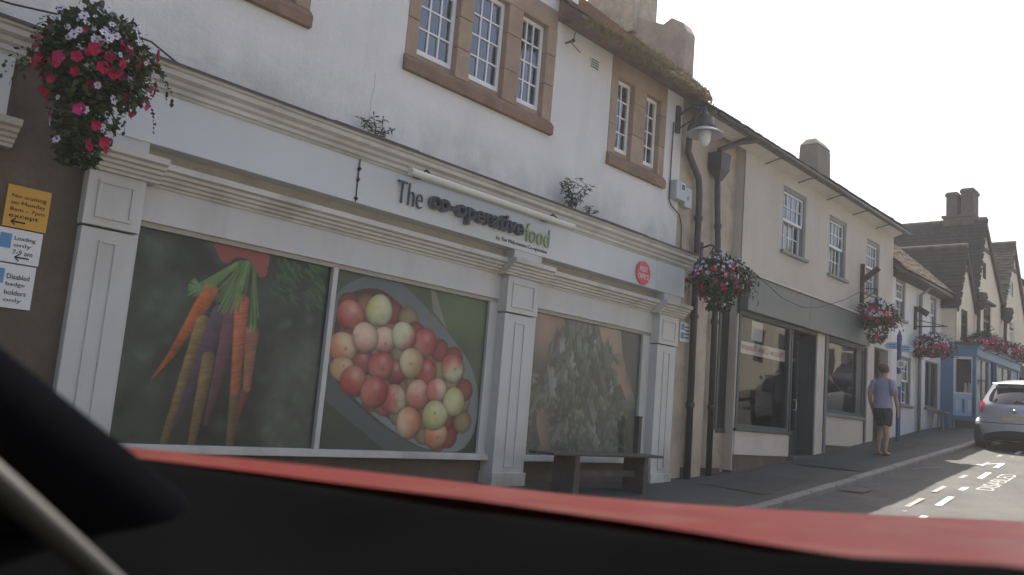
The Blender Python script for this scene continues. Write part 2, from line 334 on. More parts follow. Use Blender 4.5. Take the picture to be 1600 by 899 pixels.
# ------------------------------------------------------------------ the ground
def strip(name, y0, y1, off, m, x0=-25.0, x1=75.0, step=0.5, ny=1, kind='structure', wall=False):
    b = MB(); n = int((x1 - x0) / step); vs = []; fs = []
    for i in range(n + 1):
        x = x0 + (x1 - x0) * i / n
        for j in range(ny + 1):
            y = y0 + (y1 - y0) * j / ny; t = min(1, max(0, -y / 1.76)) if wall else 1; vs.append((x, y, gz(x) * (1 - t) + gk(x) * t + off + (0.012 * math.sin(x * 1.7 + y * 2.1) * (0 < j < ny))))
    for i in range(n):
        for j in range(ny): k = i * (ny + 1) + j; fs.append((k, k + ny + 1, k + ny + 2, k + 1))
    o = b.add(vs, fs).build(name, m, smooth=True); o['kind'] = kind; return o
gb = MB(); vs = []; XS = [-150, -80, -25, 0, 8, 11, 12, 13, 14, 16, 20, 30, 45, 60, 75, 100, 150]
for x in XS: vs += [(x, -150, gk(x) - 0.35), (x, 150, gk(x) - 0.35)]
gb.add(vs, [(2 * i, 2 * i + 2, 2 * i + 3, 2 * i + 1) for i in range(len(XS) - 1)]); g = gb.build('ground', M_GROUND); g['kind'] = 'structure'
strip('road', -8.9, -1.86, -0.10, M_ROAD, ny=6)
strip('pavement', -1.76, 0.6, 0.0, M_PAVE, ny=8, wall=True)
strip('far_pavement', -11.6, -8.9, 0.02, M_PAVE, ny=2)
kerb = thing('kerb', (10, -1.8, 0), None, None); kerb['kind'] = 'structure'
x = 4.0
while x < 27.5:
    L = random.uniform(0.82, 0.98); b = MB(); dz = random.uniform(-.008, .008); dy = random.uniform(-.008, .008)
    a, c = x + .008, x + L - .008
    vs = []
    for xx in (a, c):
        zz = gk(xx) + dz
        for yy, hh in ((-1.755, -.3), (-1.755, .004), (-1.845, .0), (-1.872, -.028), (-1.876, -.3)): vs.append((xx, yy + dy, zz + hh))
    b.add(vs, [(0, 1, 2, 3, 4), (9, 8, 7, 6, 5)] + [(i, i + 5, (i + 1) % 5 + 5, (i + 1) % 5) for i in range(5)])
    b.build('kerb_stone', M_KERB, kerb, bevel=0.008); x += L
markings = thing('road_markings', (14, -3, 0), None, None); markings['kind'] = 'structure'
def paint(pts, m, name='line', off=-0.094):
    b = MB(); n = 6; vs = []; (p0, p1, p2, p3) = pts
    for i in range(n + 1):
        t = i / n
        for a, c in ((p0, p1), (p3, p2)):
            X = a[0] + (c[0] - a[0]) * t; Y = a[1] + (c[1] - a[1]) * t; vs.append((X, Y, gk(X) + off))
    b.add(vs, [(2 * i, 2 * i + 2, 2 * i + 3, 2 * i + 1) for i in range(n)]); return b.build(name, m, markings)
for x0, y0, x1, y1 in ((9.9, -3.72, 10.9, -3.64), (11.75, -3.57, 12.45, -3.51), (13.35, -3.41, 14.25, -3.34), (14.97, -3.28, 15.85, -3.22), (16.5, -3.17, 17.35, -3.11), (18.05, -3.05, 18.85, -2.99),
                       (19.45, -2.94, 20.1, -2.89), (20.6, -2.85, 21.2, -2.81), (22.2, -2.75, 23.0, -2.7)):
    paint([(x0, y0 - .045), (x1, y1 - .045), (x1, y1 + .045), (x0, y0 + .045)], M_LINE, 'dash')
for x0, y0, x1, y1 in ((11.3, -3.22, 12.2, -3.17), (12.95, -3.12, 13.8, -3.07), (14.5, -3.02, 15.25, -2.98), (16.0, -2.93, 16.75, -2.9), (18.1, -2.8, 18.8, -2.76), (19.5, -2.7, 20.2, -2.66)):
    paint([(x0, y0 - .04), (x1, y1 - .04), (x1, y1 + .04), (x0, y0 + .04)], M_LINEW, 'worn_dash')
for x0, y0, x1, y1 in ((11.9, -2.75, 12.62, -3.22), (16.85, -1.97, 17.5, -2.3), (18.15, -2.62, 18.9, -3.03)):
    paint([(x0 - .04, y0), (x1 - .04, y1), (x1 + .06, y1), (x0 + .06, y0)], M_LINEW if x0 < 17.5 else M_LINE, 'bay_line')
tm = text_mesh('DISABLED', 2.1, 0.25, 0.0, offset=0.0); co = np.array([v.co for v in tm.vertices])
for k in range(len(co)):
    X = 15.25 + co[k, 0]; Y = -3.66 + co[k, 1] + 0.045 * co[k, 0]; co[k] = (X, Y, gk(X) - 0.094)
tm.vertices.foreach_set('co', co.ravel()); tm.update(); split_letters(link('bay_lettering', tm, M_LINEM, markings))

pav = bpy.data.objects['pavement']
for x0, x1, y0, y1, m in ((11.9, 13.6, -1.5, -.55, M_PATCH), (15.2, 15.9, -1.70, -.3, M_PATCH), (17.9, 20.4, -1.2, -.75, M_PATCH)):
    b = MB(); vs = []
    for i in range(9):
        X = x0 + (x1 - x0) * i / 8
        for Y in (y0, y1): t_ = -Y / 1.76; vs.append((X + .03 * math.sin(i * 2.1 + Y), Y + .02 * math.sin(i * 3.3), gz(X) * (1 - t_) + gk(X) * t_ + .007 + (0.012 * math.sin(X * 1.7 + Y * 2.1))))
    b.add(vs, [(2 * i, 2 * i + 2, 2 * i + 3, 2 * i + 1) for i in range(8)]).build('tarmac_patch', m, pav)
road = bpy.data.objects['road']
gl_ = MB(); X0 = 13.6; gl_.add([(X0, -2.28, gk(X0) - .086), (X0 + .45, -2.28, gk(X0 + .45) - .086), (X0 + .45, -1.9, gk(X0 + .45) - .086), (X0, -1.9, gk(X0) - .086)], [(0, 1, 2, 3)]); gl_.build('gully_frame', M_IRON, road)
# ------------------------------------------------------------------ the white shop
shop = thing('shop_building', (7.1, 0, 0), 'long white rendered shop with brown stone windows above a panelled white shopfront', 'shop')
WA = (5.80, 8.35, 4.55, 6.22); WB = (9.63, 11.12, 4.52, 6.0); WC = (2.3, 4.55, 4.52, 6.2)
b = MB(); wall_holes(b, -3.0, 8.75, 3.2, 9.2, 0.0, [WA, WC], 0.05); wall_holes(b, 8.75, 11.6, 3.2, 6.15, 0.0, [(WB[0], WB[1], WB[2], 6.0)], 0.05)
b.box(8.72, 8.78, 0.03, 5.0, 5.9, 9.2).box(-3.05, -3.0, 0.02, 5, 0, 9.2).box(11.56, 11.6, 0.03, 5, 0, 6.1).box(-3, 11.6, 5, 5.05, 0, 9.2).box(-3, 8.72, 0.03, 5, 9.15, 9.2)
b.build('wall', M_RENDER, shop, recalc=False)
MB().box(-3, 2.02, -.05, .02, -.3, 3.2).box(2.66, 11.58, 0.06, .1, -.3, .34).build('lower_wall', M_STONED, shop)
MB().box(1.9, 2.70, -.06, .05, -.3, 3.3).build('passage_wall', M_STONED, shop)
MB().box(-3, 11.6, .18, .24, -.3, 3.4).build('partition', M_DARK, shop)
def pilaster(x0, x1, z0):
    yf = -.14; b = MB(); b.box(x0, x1, yf, .1, z0, 2.04); p = b.build('pilaster', M_PAINT, shop, bevel=.006)
    def frame(a, c, d, e, w, name):
        q = MB(); y0, y1 = yf - .014, yf + .004
        q.box(a, c, y0, y1, e - w, e).box(a, c, y0, y1, d, d + w).box(a, a + w, y0, y1, d + w, e - w).box(c - w, c, y0, y1, d + w, e - w); q.build(name, M_PAINT, p, bevel=.004)
    MB().box(x0 - .012, x1 + .012, yf - .02, .1, 2.055, 2.50).build('capital_block', M_PAINT, p, bevel=.006)
    q = MB(); y0 = yf - .034; w = .028; a, c, d, e = x0 + .07, x1 - .07, 2.12, 2.43
    q.box(a, c, y0, yf - .017, e - w, e).box(a, c, y0, yf - .017, d, d + w).box(a, a + w, y0, yf - .017, d + w, e - w).box(c - w, c, y0, yf - .017, d + w, e - w); q.build('panel_moulding', M_PAINT, p, bevel=.005)
    mx = (x0 + x1) / 2; hw = (x1 - x0) * .17; frame(mx - hw, mx + hw, z0 + .22, 1.95, .022, 'panel_moulding')
    MB().box(x0 - .02, x1 + .02, yf - .025, .1, z0 - .02, z0 + .16).build('plinth', M_PAINT, p, bevel=.006)
    MB().box(x0 + .02, x1 - .02, -.19, 0, 2.70, 2.83).build('entablature_block', M_PAINT, p, bevel=.004)
    return p
PIL = ((2.66, 3.10), (7.64, 8.20), (11.04, 11.56))
for a, c in PIL: pilaster(a, c, -.02)
LM = [(0, 2.50), (-.05, 2.50), (-.055, 2.525), (-.085, 2.53), (-.09, 2.555), (-.12, 2.565), (-.12, 2.59), (-.155, 2.60), (-.16, 2.625), (-.20, 2.64), (-.205, 2.69), (0, 2.705)]
for a, c in ((3.10, 7.64), (8.20, 11.04)): MB().px(LM, a, c).build('moulding', M_MOULD, shop)
for a, c in PIL: MB().px([(y - .14, z) if y < 0 else (y, z) for y, z in LM], a - .1, c + .1).build('moulding', M_MOULD, shop)
MB().box(2.66, 11.56, -.03, .02, 2.69, 2.86).build('frieze', M_FRIEZE, shop)
for a, c in ((3.10, 7.64), (8.20, 11.04)): MB().box(a, c, -.035, .1, 2.2, 2.51).build('window_head', M_PAINT, shop, bevel=.004)
for a, c in ((2.66, 5.205), (5.212, 10.80), (10.807, 11.60)):
    MB().px([(-.205, 2.82), (-.19, 3.285), (-.02, 3.285), (-.02, 2.82)], a, c).build('fascia_board', M_FASCIA, shop, bevel=.003)
CP = [(0, 3.27), (-.20, 3.27), (-.215, 3.295), (-.235, 3.30), (-.24, 3.335), (-.27, 3.355), (-.28, 3.385), (-.325, 3.41), (-.33, 3.45), (-.355, 3.46), (-.36, 3.485), (0, 3.52)]
MB().px(CP, 2.56, 11.72).build('cornice', M_MOULD, shop)
fl = MB(); xx = 2.54
while xx < 11.74:
    e = min(xx + 1.1, 11.74); dz = random.uniform(0, .012); fl.px([(.003, 3.545 + dz), (-.375, 3.505 + dz), (-.378, 3.478), (-.362, 3.487), (-.362, 3.492), (.003, 3.526)], xx, e - .004); xx = e
fl.build('lead_flashing', M_LEAD, shop)
for a, c in ((3.10, 7.64), (8.20, 11.04)):
    MB().box(a, c, -.06, .1, .27, .345).build('sill', M_PAINT, shop, bevel=.008)
    MB().box(a, c, -.01, .1, 2.155, 2.2).build('head_rail', M_FRIEZE, shop)
for a, c in ((3.10, 3.17), (5.175, 5.235), (7.50, 7.64), (8.20, 8.37), (10.84, 11.04)): MB().box(a, c, -.02 if c - a < .08 else -.01, .1, .345, 2.155).build('jamb', M_PAINT, shop, bevel=.004)

# printed window films: flat pictures, coloured point by point
def gaussian_field(X, Z, n, s0, s1, seed):
    r = np.random.default_rng(seed); f = np.zeros_like(X); x0, x1, z0, z1 = X.min(), X.max(), Z.min(), Z.max()
    for _ in range(n):
        s = r.uniform(s0, s1); f += r.uniform(-1, 1) * np.exp(-((X - r.uniform(x0, x1)) ** 2 + (Z - r.uniform(z0, z1)) ** 2) / (2 * s * s))
    return f
def inside(X, Z, poly):
    c = np.zeros(X.shape, bool); n = len(poly)
    for i in range(n):
        (xa, za), (xb, zb) = poly[i], poly[(i + 1) % n]
        k = ((za > Z) != (zb > Z)) & (X < (xb - xa) * (Z - za) / (zb - za + 1e-9) + xa); c ^= k
    return c
def smooth_poly(p, n=6):
    q = []
    for i in range(len(p)):
        a, b_, c, d = (np.array(p[(i + k) % len(p)], float) for k in (-1, 0, 1, 2))
        for t in np.arange(n) / n: q.append(tuple(0.5 * ((2 * b_) + (-a + c) * t + (2 * a - 5 * b_ + 4 * c - d) * t * t + (-a + 3 * b_ - 3 * c + d) * t ** 3)))
    return q
def blend(C, mask, col):
    mk = np.clip(mask, 0, 1)[..., None]; return C * (1 - mk) + np.asarray(col) * mk
def capsule(C, X, Z, a, b_, ra, rb, col, wob=0.0, shade=0.55):
    a, b_ = np.array(a), np.array(b_); d = b_ - a; L2 = d @ d
    t = np.clip(((X - a[0]) * d[0] + (Z - a[1]) * d[1]) / L2, 0, 1); nx, nz = -d[1] / math.sqrt(L2), d[0] / math.sqrt(L2)
    s = (X - a[0] - t * d[0]) * nx + (Z - a[1] - t * d[1]) * nz; r = ra + (rb - ra) * t
    dist = np.hypot(X - a[0] - t * d[0], Z - a[1] - t * d[1])
    q = np.clip(s / r, -1, 1); lit = 1 - shade * (0.5 + 0.5 * q) ** 1.5 - .25 * np.clip(-q - .6, 0, 1) + wob * (np.sin(t * 47 + 2 * np.sin(t * 19 + a[0] * 40)) * np.sin(t * 113 + q * 2 + a[1] * 9)) * .9
    return blend(C, (r - dist) / .012 + .5, np.asarray(col) * lit[..., None])
def film(name, x0, x1, z0, z1, y, painter, label):
    nx = int((x1 - x0) / .0085); nz = int((z1 - z0) / .0085)
    X, Z = np.meshgrid(np.linspace(x0, x1, nx), np.linspace(z0, z1, nz)); C = np.clip(painter(X, Z), 0.003, 0.95)
    me = bpy.data.meshes.new(name); co = np.stack([X, np.full_like(X, y), Z], -1).reshape(-1, 3)
    i = np.arange((nz - 1) * (nx - 1)); i = (i // (nx - 1)) * nx + i % (nx - 1); f = np.stack([i, i + 1, i + nx + 1, i + nx], -1)
    me.vertices.add(len(co)); me.vertices.foreach_set('co', co.ravel()); me.loops.add(f.size); me.loops.foreach_set('vertex_index', f.ravel())
    me.polygons.add(len(f)); me.polygons.foreach_set('loop_start', np.arange(len(f)) * 4); me.update(calc_edges=True)
    at = me.color_attributes.new('print', 'FLOAT_COLOR', 'POINT'); at.data.foreach_set('color', np.concatenate([C.reshape(-1, 3), np.ones((len(co), 1))], 1).astype(np.float32).ravel())
    o = link(name, me, M_PRINT, shop); o['label'] = label; return o
CARROTS = [('or', (3.9, 1.71), (3.62, 1.11), .069, .035), ('or', (3.62, 1.11), (3.48, .89), .028, .006), ('ye', (3.87, 1.42), (3.66, .36), .063, .046), ('pu', (4.03, 1.52), (3.75, .54), .081, .041),
           ('ye', (3.97, 1.11), (3.91, .30), .057, .046), ('pu2', (4.16, 1.57), (4.03, .54), .082, .035), ('ye', (4.28, 1.0), (4.29, .30), .059, .05), ('rd', (4.39, .92), (4.34, .62), .042, .018), ('or3', (4.37, 1.39), (4.39, .88), .066, .042), ('or2', (4.23, 1.66), (4.27, .85), .065, .05)]
CC = {'or': (.55, .13, .03), 'ye': (.30, .20, .07), 'pu': (.11, .065, .11), 'pu2': (.17, .065, .085), 'or2': (.50, .14, .06), 'or3': (.50, .20, .12), 'rd': (.34, .07, .05)}
STEMS = [((4.16, 2.02), (3.89, 1.74)), ((4.18, 2.03), (4.03, 1.54)), ((4.22, 2.03), (4.16, 1.58)), ((4.25, 2.04), (4.23, 1.67)), ((4.31, 2.05), (4.37, 1.41)), ((4.14, 2.01), (3.73, 1.65)), ((4.23, 2.04), (4.09, 1.56)), ((4.28, 2.04), (4.41, 1.52)), ((4.19, 2.03), (3.96, 1.63))]
def carrots(X, Z):
    f = gaussian_field(X, Z, 90, .05, .22, 3); C = np.stack([.020 + .014 * f, .030 + .022 * f, .022 + .014 * f], -1)
    C = blend(C, np.clip((X - 4.45) / .25, 0, 1) * np.clip((1.6 - Z) / .4, 0, 1) * .8, (.075, .085, .065)) + .02 * gaussian_field(X, Z, 120, .02, .07, 5)[..., None] * np.array([.7, 1, .8])
    r = np.random.default_rng(4)
    for _ in range(46): cx, cz, s = r.uniform(3.2, 5.1), r.uniform(.4, 2.2), r.uniform(.025, .07); C = blend(C, .6 * np.exp(-((X - cx) ** 2 + (Z - cz) ** 2) / (2 * s * s)), (.075, .11, .09))
    for _ in range(60):
        cx, cz = r.uniform(4.5, 5.1), r.uniform(1.75, 2.15); a = r.uniform(-1.2, -.2); C = capsule(C, X, Z, (cx, cz), (cx + .10 * math.cos(a), cz + .10 * math.sin(a)), .010, .004, (.05, .12, .045), shade=.2)
    for k, a, c, ra, rb in CARROTS:
        C = blend(C, .5 * np.exp(-((X - (a[0] + c[0]) / 2 - .05) ** 2 / .02 + (Z - (a[1] + c[1]) / 2) ** 2 / .12)), (.012, .014, .012)); C = capsule(C, X, Z, a, c, ra * 1.12, rb * (.75 if k in ('ye', 'pu', 'pu2') else .9), np.array(CC[k])[None, None] * np.clip(.42 + .55 * (Z[..., None] - .3) / 1.1, .3, 1), .16)
    for a, c in STEMS:
        for _ in range(5):
            j = r.uniform(-.045, .045, 2); C = capsule(C, X, Z, (a[0] + j[0] * .6, a[1]), (c[0] + j[1], c[1] + r.uniform(-.03, .05)), .011, .007, np.array((.13, .22, .075)) * r.uniform(.45, 1.3), shade=.4)
    for _ in range(26):
        a = r.uniform(2.2, 4.2); C = capsule(C, X, Z, (3.82, 1.72), (3.82 + .13 * math.cos(a), 1.72 + .1 * math.sin(a)), .006, .003, (.14, .26, .11), shade=.2)
    C = C * (1 + .22 * np.clip(gaussian_field(X, Z, 1400, .006, .03, 41), -1, 1.5))[..., None]
    C = blend(C, inside(X, Z, smooth_poly([(3.9, 2.2), (4.40, 2.22), (4.45, 1.98), (4.39, 1.92), (4.33, 1.98), (4.26, 2.06), (4.12, 2.06), (4.03, 1.99), (3.95, 2.03)])) * 1.0, (.26, .065, .06))
    return C
APPLES = [(5.48, 1.71, .132, 'r'), (5.85, 1.81, .149, 'g'), (5.96, 1.51, .104, 'p'), (6.55, 1.54, .135, 'r'), (5.69, 1.25, .102, 'd'), (6.15, 1.18, .095, 'd'), (6.6, 1.22, .109, 'r'), (5.43, 1.37, .143, 'o'), (5.7, 1.5, .134, 'p'), (6.23, 1.58, .132, 'm'),
          (6.38, 1.3, .141, 'y'), (5.95, 1.23, .124, 'r'), (5.45, 1.15, .09, 'y'), (5.61, 1.04, .132, 'r'), (7.01, 1.3, .14, 'm'), (6.17, .89, .14, 'm'), (5.9, .95, .152, 'r'), (6.51, .96, .139, 'p'), (6.79, 1.03, .1, 'p'), (7.08, .92, .134, 'g'), (6.84, .53, .126, 'o'), (6.8, .75, .157, 'g'), (6.42, .65, .153, 'o')]
RIM = [(5.18, 1.44), (5.2, 1.76), (5.38, 2.01), (5.69, 2.16), (6.05, 2.17), (6.35, 2.03), (6.88, 1.7), (7.29, 1.37), (7.47, 1.01), (7.46, .63), (7.26, .38), (6.86, .36), (6.46, .45), (5.98, .67), (5.56, .93), (5.30, 1.15)]
INNER = [(5.29, 1.44), (5.33, 1.77), (5.45, 1.94), (5.79, 2.04), (6.09, 1.94), (6.48, 1.70), (7.02, 1.42), (7.26, 1.07), (7.3, .7), (7.04, .47), (6.7, .43), (6.25, .62), (5.78, .86), (5.41, 1.13)]
def apples(X, Z):
    f = gaussian_field(X, Z, 70, .06, .25, 11); C = np.stack([.05 + .025 * f, .072 + .035 * f, .045 + .02 * f], -1)
    C = blend(C, np.clip((.95 - Z - (X - 5.2) * -.0) / .4, 0, 1) * .8, (.035, .045, .04)); C = blend(C, np.clip((X - 6.5) / .5, 0, 1) * np.clip((Z - 1.55) / .3, 0, 1) * .7, (.10, .15, .07))
    side = [(5.15, 1.5), (5.3, 1.1), (5.6, .85), (6.0, .62), (6.5, .42), (6.9, .33), (6.2, .30), (5.15, .9)]
    C = blend(C, inside(X, Z, side) * .75, (.085, .105, .105)); C = blend(C, inside(X, Z, [(6.55, 2.16), (6.62, 2.16), (6.85, 1.75), (6.62, 1.92)]) * .6, (.25, .25, .24))
    ro = inside(X, Z, smooth_poly(RIM)); g = .5 + .5 * np.clip((1.45 - Z) / .9, -1, 1)
    C = blend(C, ro * 1.0, np.stack([.095 + .08 * g, .115 + .095 * g, .12 + .09 * g], -1) + .012 * gaussian_field(X, Z, 150, .02, .05, 6)[..., None])
    C = blend(C, inside(X, Z, smooth_poly(INNER)) * 1.0, (.055, .022, .020))
    cols = {'r': ((.34, .05, .05), (.46, .18, .13)), 'g': ((.42, .42, .17), (.56, .55, .33)), 'o': ((.48, .20, .10), (.58, .42, .26)), 'p': ((.46, .16, .12), (.60, .44, .32)), 'm': ((.40, .08, .07), (.52, .52, .34)), 'y': ((.44, .27, .13), (.55, .49, .30)), 'd': ((.20, .04, .04), (.28, .08, .07))}
    r = np.random.default_rng(8); spk = gaussian_field(X, Z, 900, .008, .03, 31)
    for gx in np.arange(5.3, 7.3, .19):
        for gy in np.arange(.5, 2.0, .19):
            x, z = gx + r.uniform(-.06, .06), gy + r.uniform(-.06, .06)
            if inside(np.array([[x]]), np.array([[z]]), smooth_poly(INNER))[0, 0]:
                d = np.hypot((X - x) / .145, (Z - z) / .135); col = np.array(((.24, .05, .045), (.28, .12, .08), (.26, .20, .11))[r.integers(3)]); C = blend(C, (1 - d) / .08 + .5, col[None, None] * np.clip(.95 - .6 * d ** 2.5, .1, 1)[..., None])
    for x, z, q, k in APPLES:
        q = .45 * q + .55 * .132
        rx, rz = q * 1.32, q * 1.20; u, v = (X - x) / rx, (Z - z) / rz; d = np.hypot(u, v) * (1 + .035 * np.sin(2 * np.arctan2(v, u) + x * 9) + .025 * np.sin(3 * np.arctan2(v, u) + z * 7)); lo, hi = (np.array(c) for c in cols[k])
        ang = r.uniform(0, 6.28); t = np.clip(.5 + .8 * (u * math.cos(ang) + v * math.sin(ang)) + .07 * np.sin(np.arctan2(v, u) * 23) * d + .35 * f + .12 * spk, 0, 1)
        sh = np.clip(1.02 - .55 * d ** 3 + .26 * v - .12 * u + .10 * spk, .15, 1.3); C = blend(C, np.exp(-np.clip(d - .95, 0, 9) ** 2 / .012) * .55, (.06, .016, .014))
        C = blend(C, (1 - d) / .07 + .5, (lo[None, None] * (1 - t[..., None]) + hi * t[..., None]) * sh[..., None])
        C = blend(C, .26 * np.exp(-(((u - .1) ** 2 + (v - .40) ** 2) / .09)), (.70, .62, .55)); sx, sz = r.uniform(-.3, .3, 2)
        if r.uniform() < .5: C = blend(C, .8 * np.exp(-(((u - sx) ** 2 + (v - sz) ** 2) / .008)), (.10, .06, .03))
    return C
def greens(X, Z):
    f = gaussian_field(X, Z, 90, .06, .25, 21); C = np.stack([.055 + .022 * f, .062 + .026 * f, .056 + .022 * f], -1)
    C = blend(C, np.exp(-(((X - 8.62) / .34) ** 2 + ((Z - 1.98) / .42) ** 2)), (.36, .23, .18)); C = blend(C, .8 * np.exp(-(((X - 9.1) / .35) ** 2 + ((Z - 2.15) / .2) ** 2)), (.30, .21, .16))
    C = capsule(C, X, Z, (10.0, 2.3), (10.25, 1.55), .27, .2, (.42, .31, .25), 0, .3); C = capsule(C, X, Z, (10.3, 1.7), (10.68, 1.15), .13, .09, (.36, .20, .16), 0, .3)
    C = blend(C, np.clip((X - 10.45) / .1, 0, 1) * np.clip((Z - 1.3) / .3, 0, 1) * .9, (.05, .055, .058)); C = blend(C, .95 * np.exp(-(((X - 9.2) / .6) ** 2 + ((Z - 1.40) / .25) ** 2)), (.03, .034, .034))
    C = blend(C, .85 * np.clip((1.15 - Z) / .35, 0, 1), (.05, .056, .05)); r = np.random.default_rng(23)
    for _ in range(22): a = r.uniform(9.0, 9.95); C = capsule(C, X, Z, (9.55 + (a - 9.5) * .25, 2.25), (a, r.uniform(1.55, 1.85)), .05, .03, np.array((.20, .25, .18)) * r.uniform(.5, 1.3), .1, .5)
    for k in range(130):          # crinkled leaves: a lobed outline, a pale rib and a dark side
        t = (k / 130) * .9 + r.uniform(0, .1); x, z = r.normal(9.40, .36 + .34 * t), 1.9 - 1.5 * t + r.uniform(-.18, .18); a = -1.57 + (x - 9.4) * .75 + r.uniform(-.8, .8); L = r.uniform(.09, .27)
        u = ((X - x) * math.cos(a) + (Z - z) * math.sin(a)) / L; v = (-(X - x) * math.sin(a) + (Z - z) * math.cos(a)) / (L * r.uniform(.38, .62)); th = np.arctan2(v, u); rad = np.hypot(u, v)
        edge = 1 + .16 * np.sin(th * 7 + r.uniform(0, 6)) + .09 * np.sin(th * 13 + r.uniform(0, 6)); big = r.uniform() < .22
        tone = np.array((.30, .35, .33) if big else (.15, .19, .155)) * r.uniform(.25, 1.25) * (1 - .35 * t); sh = .75 + .35 * np.clip(v * 2, -1, 1) + .5 * np.exp(-(v / .07) ** 2)
        C = blend(C, np.exp(-np.clip(rad - edge, 0, 9) ** 2 / .06) * .35, (.02, .024, .022)); C = blend(C, (edge - rad) / .16 + .3, tone[None, None] * sh[..., None])
    for k in range(260): x, z = r.uniform(8.4, 10.6), r.uniform(.36, 1.15); sz = r.uniform(.008, .025); C = blend(C, .7 * np.exp(-((X - x) ** 2 + (Z - z) ** 2) / (2 * sz * sz)), np.array((.17, .19, .13)) * r.uniform(.2, 1.5))
    C = capsule(C, X, Z, (8.68, .8), (8.82, .4), .11, .10, (.26, .17, .12), 0, .5)
    return blend(C, .25 * np.ones_like(X), (.13, .14, .135))
film('carrot_poster', 3.17, 5.175, .345, 2.158, .03, carrots, 'window film printed with a bunch of mixed carrots')
film('apple_poster', 5.235, 7.50, .345, 2.158, .03, apples, 'window film printed with a bucket of apples')
film('greens_poster', 8.37, 10.84, .345, 2.158, .03, greens, 'window film printed with hands holding leafy greens')

# upstairs stone windows
def stone_window(x0, x1, z0, z1, lts, cols, rows, label, top=True):
    w = MB(); zl0, zl1 = z0 + .22, z1 - .28; y0 = -.012
    w.box(x0, x1, y0, .16, zl1, z1)
    win = w.build('window', M_STONE, shop, bevel=.014); MB().box(lts[0][0] - .01, lts[-1][1] + .01, .06, .158, z0 + .131, zl0).build('ledge', M_STONE, win)
    posts = [(x0, lts[0][0]), *[(c, d) for (a, c), (d, e) in zip(lts[:-1], lts[1:])], (lts[-1][1], x1)]
    for a, c in posts:
        z = z0 + .13
        while z < zl1 - .02:
            h = min(random.uniform(.34, .52), zl1 - z)
            if zl1 - z - h < .2: h = zl1 - z
            MB().box(a, c, y0 + random.uniform(-.004, .004), .16, z + .002, z + h - .003).build('stone', (M_STONE, M_STONE2)[random.random() < .4], win, bevel=.010); z += h
    win['label'] = label; MB().px([(-.06, z0 - .06), (-.065, z0 + .06), (-.01, z0 + .129), (.16, z0 + .129), (.16, z0 - .06)], x0 - .012, x1 + .012).build('sill', M_SILL, win, bevel=.01)
    room(MB(), x0, x1, z0, z1, .17, .8).build('room', M_DARK, win, recalc=False)
    for a, c in lts:
        lights(win, a, c, zl0, zl1, .10, cols, rows, M_WHITE, .05, .02)
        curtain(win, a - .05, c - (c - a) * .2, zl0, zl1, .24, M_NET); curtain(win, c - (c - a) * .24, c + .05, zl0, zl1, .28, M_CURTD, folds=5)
stone_window(5.80, 8.35, 4.55, 6.22, ((5.97, 6.57), (6.79, 7.39), (7.66, 8.16)), 3, 4, 'three-light stone window with white glazing bars')
stone_window(9.63, 11.12, 4.52, 6.10, ((9.80, 10.22), (10.55, 10.95)), 2, 4, 'two-light stone window tucked under the mossy eave')
stone_window(2.3, 4.55, 4.52, 6.2, ((2.5, 3.05), (3.2, 3.75), (3.9, 4.38)), 3, 4, 'stone window over the fascia beside the flower basket')
# roof, mossy eave, parapet, stack
rv = Vector((0, 1, .86)).normalized(); RO = Vector((8.35, -.38, 6.10))
rb = MB(); rb.add([RO + Vector((0, 0, -.02)), RO + Vector((3.35, 0, -.02)), RO + Vector((3.35, 0, -.02)) + rv * 4.2, RO + Vector((0, 0, -.02)) + rv * 4.2], [(0, 1, 2, 3)])
rb.px([(-.40, 6.05), (-.40, 6.10), (0.0, 6.42), (0.02, 6.10)], 8.35, 11.75).build('roof', M_TILE3, shop)
tiles(shop, RO, (1, 0, 0), rv, 3.35, 4.2, M_TILE3, .17, .13)
ms = MB()
for k in range(7000):
    t = random.random() ** .75; x = 8.4 + 3.36 * (1 - t) + random.uniform(-.05, .05); w = min(1, max(0, (x - 8.5) / 1.5)); y = -.47 + abs(random.gauss(0, .26)) * w; z = 6.10 + (y + .40) * .86 + random.uniform(-.07, .05) - (.10 * random.random() if y < -.40 else 0)
    L = random.uniform(.03, .17) * (.3 + .7 * w); a = random.uniform(0, 6.28); d = Vector((math.cos(a) * .6, math.sin(a) * .6 - .55, random.uniform(-.7, .9))).normalized(); s_ = Vector((-d.y, d.x, 0)).normalized() * random.uniform(.005, .014)
    p = Vector((x, y, z)); ms.add([p - s_, p + s_, p + d * L], [(0, 1, 2)])
for k in range(330):
    x = random.uniform(8.8, 11.75); w = min(1, (x - 8.6) / 1.3); y = -.45 + abs(random.gauss(0, .22)); z = 6.09 + (y + .40) * .86 - (.05 if y < -.38 else 0); r0 = random.uniform(.03, .10) * w
    ms.lathe([(.2 * r0, -.5 * r0), (r0, -.1 * r0), (.8 * r0, .45 * r0), (.2 * r0, .75 * r0)], (x, y, z), 7)
mo = ms.build('moss', M_MOSS, shop); mo['kind'] = 'stuff'
MB().px([(.06, 5.9), (.06, 7.30), (.14, 7.46), (.36, 7.60), (.52, 7.52), (1.5, 8.03), (2.2, 8.28), (4.9, 6.9), (4.9, 5.9)], 11.66, 11.96).build('gable_parapet', M_PARA, shop, bevel=.02)
ch = MB(); ch.box(11.55, 12.25, 1.05, 2.1, 7.5, 9.9); c_o = ch.build('chimney', M_BRICKP, shop, bevel=.01)
MB().box(11.5, 12.3, 1.0, 2.15, 9.9, 10.05).build('chimney_cap', M_BRICKP, c_o, bevel=.01)
v = MB(); v.box(9.10, 9.30, -.012, .01, 5.71, 5.87)
vent = v.build('air_vent', M_SIGNW, shop)
vv = MB()
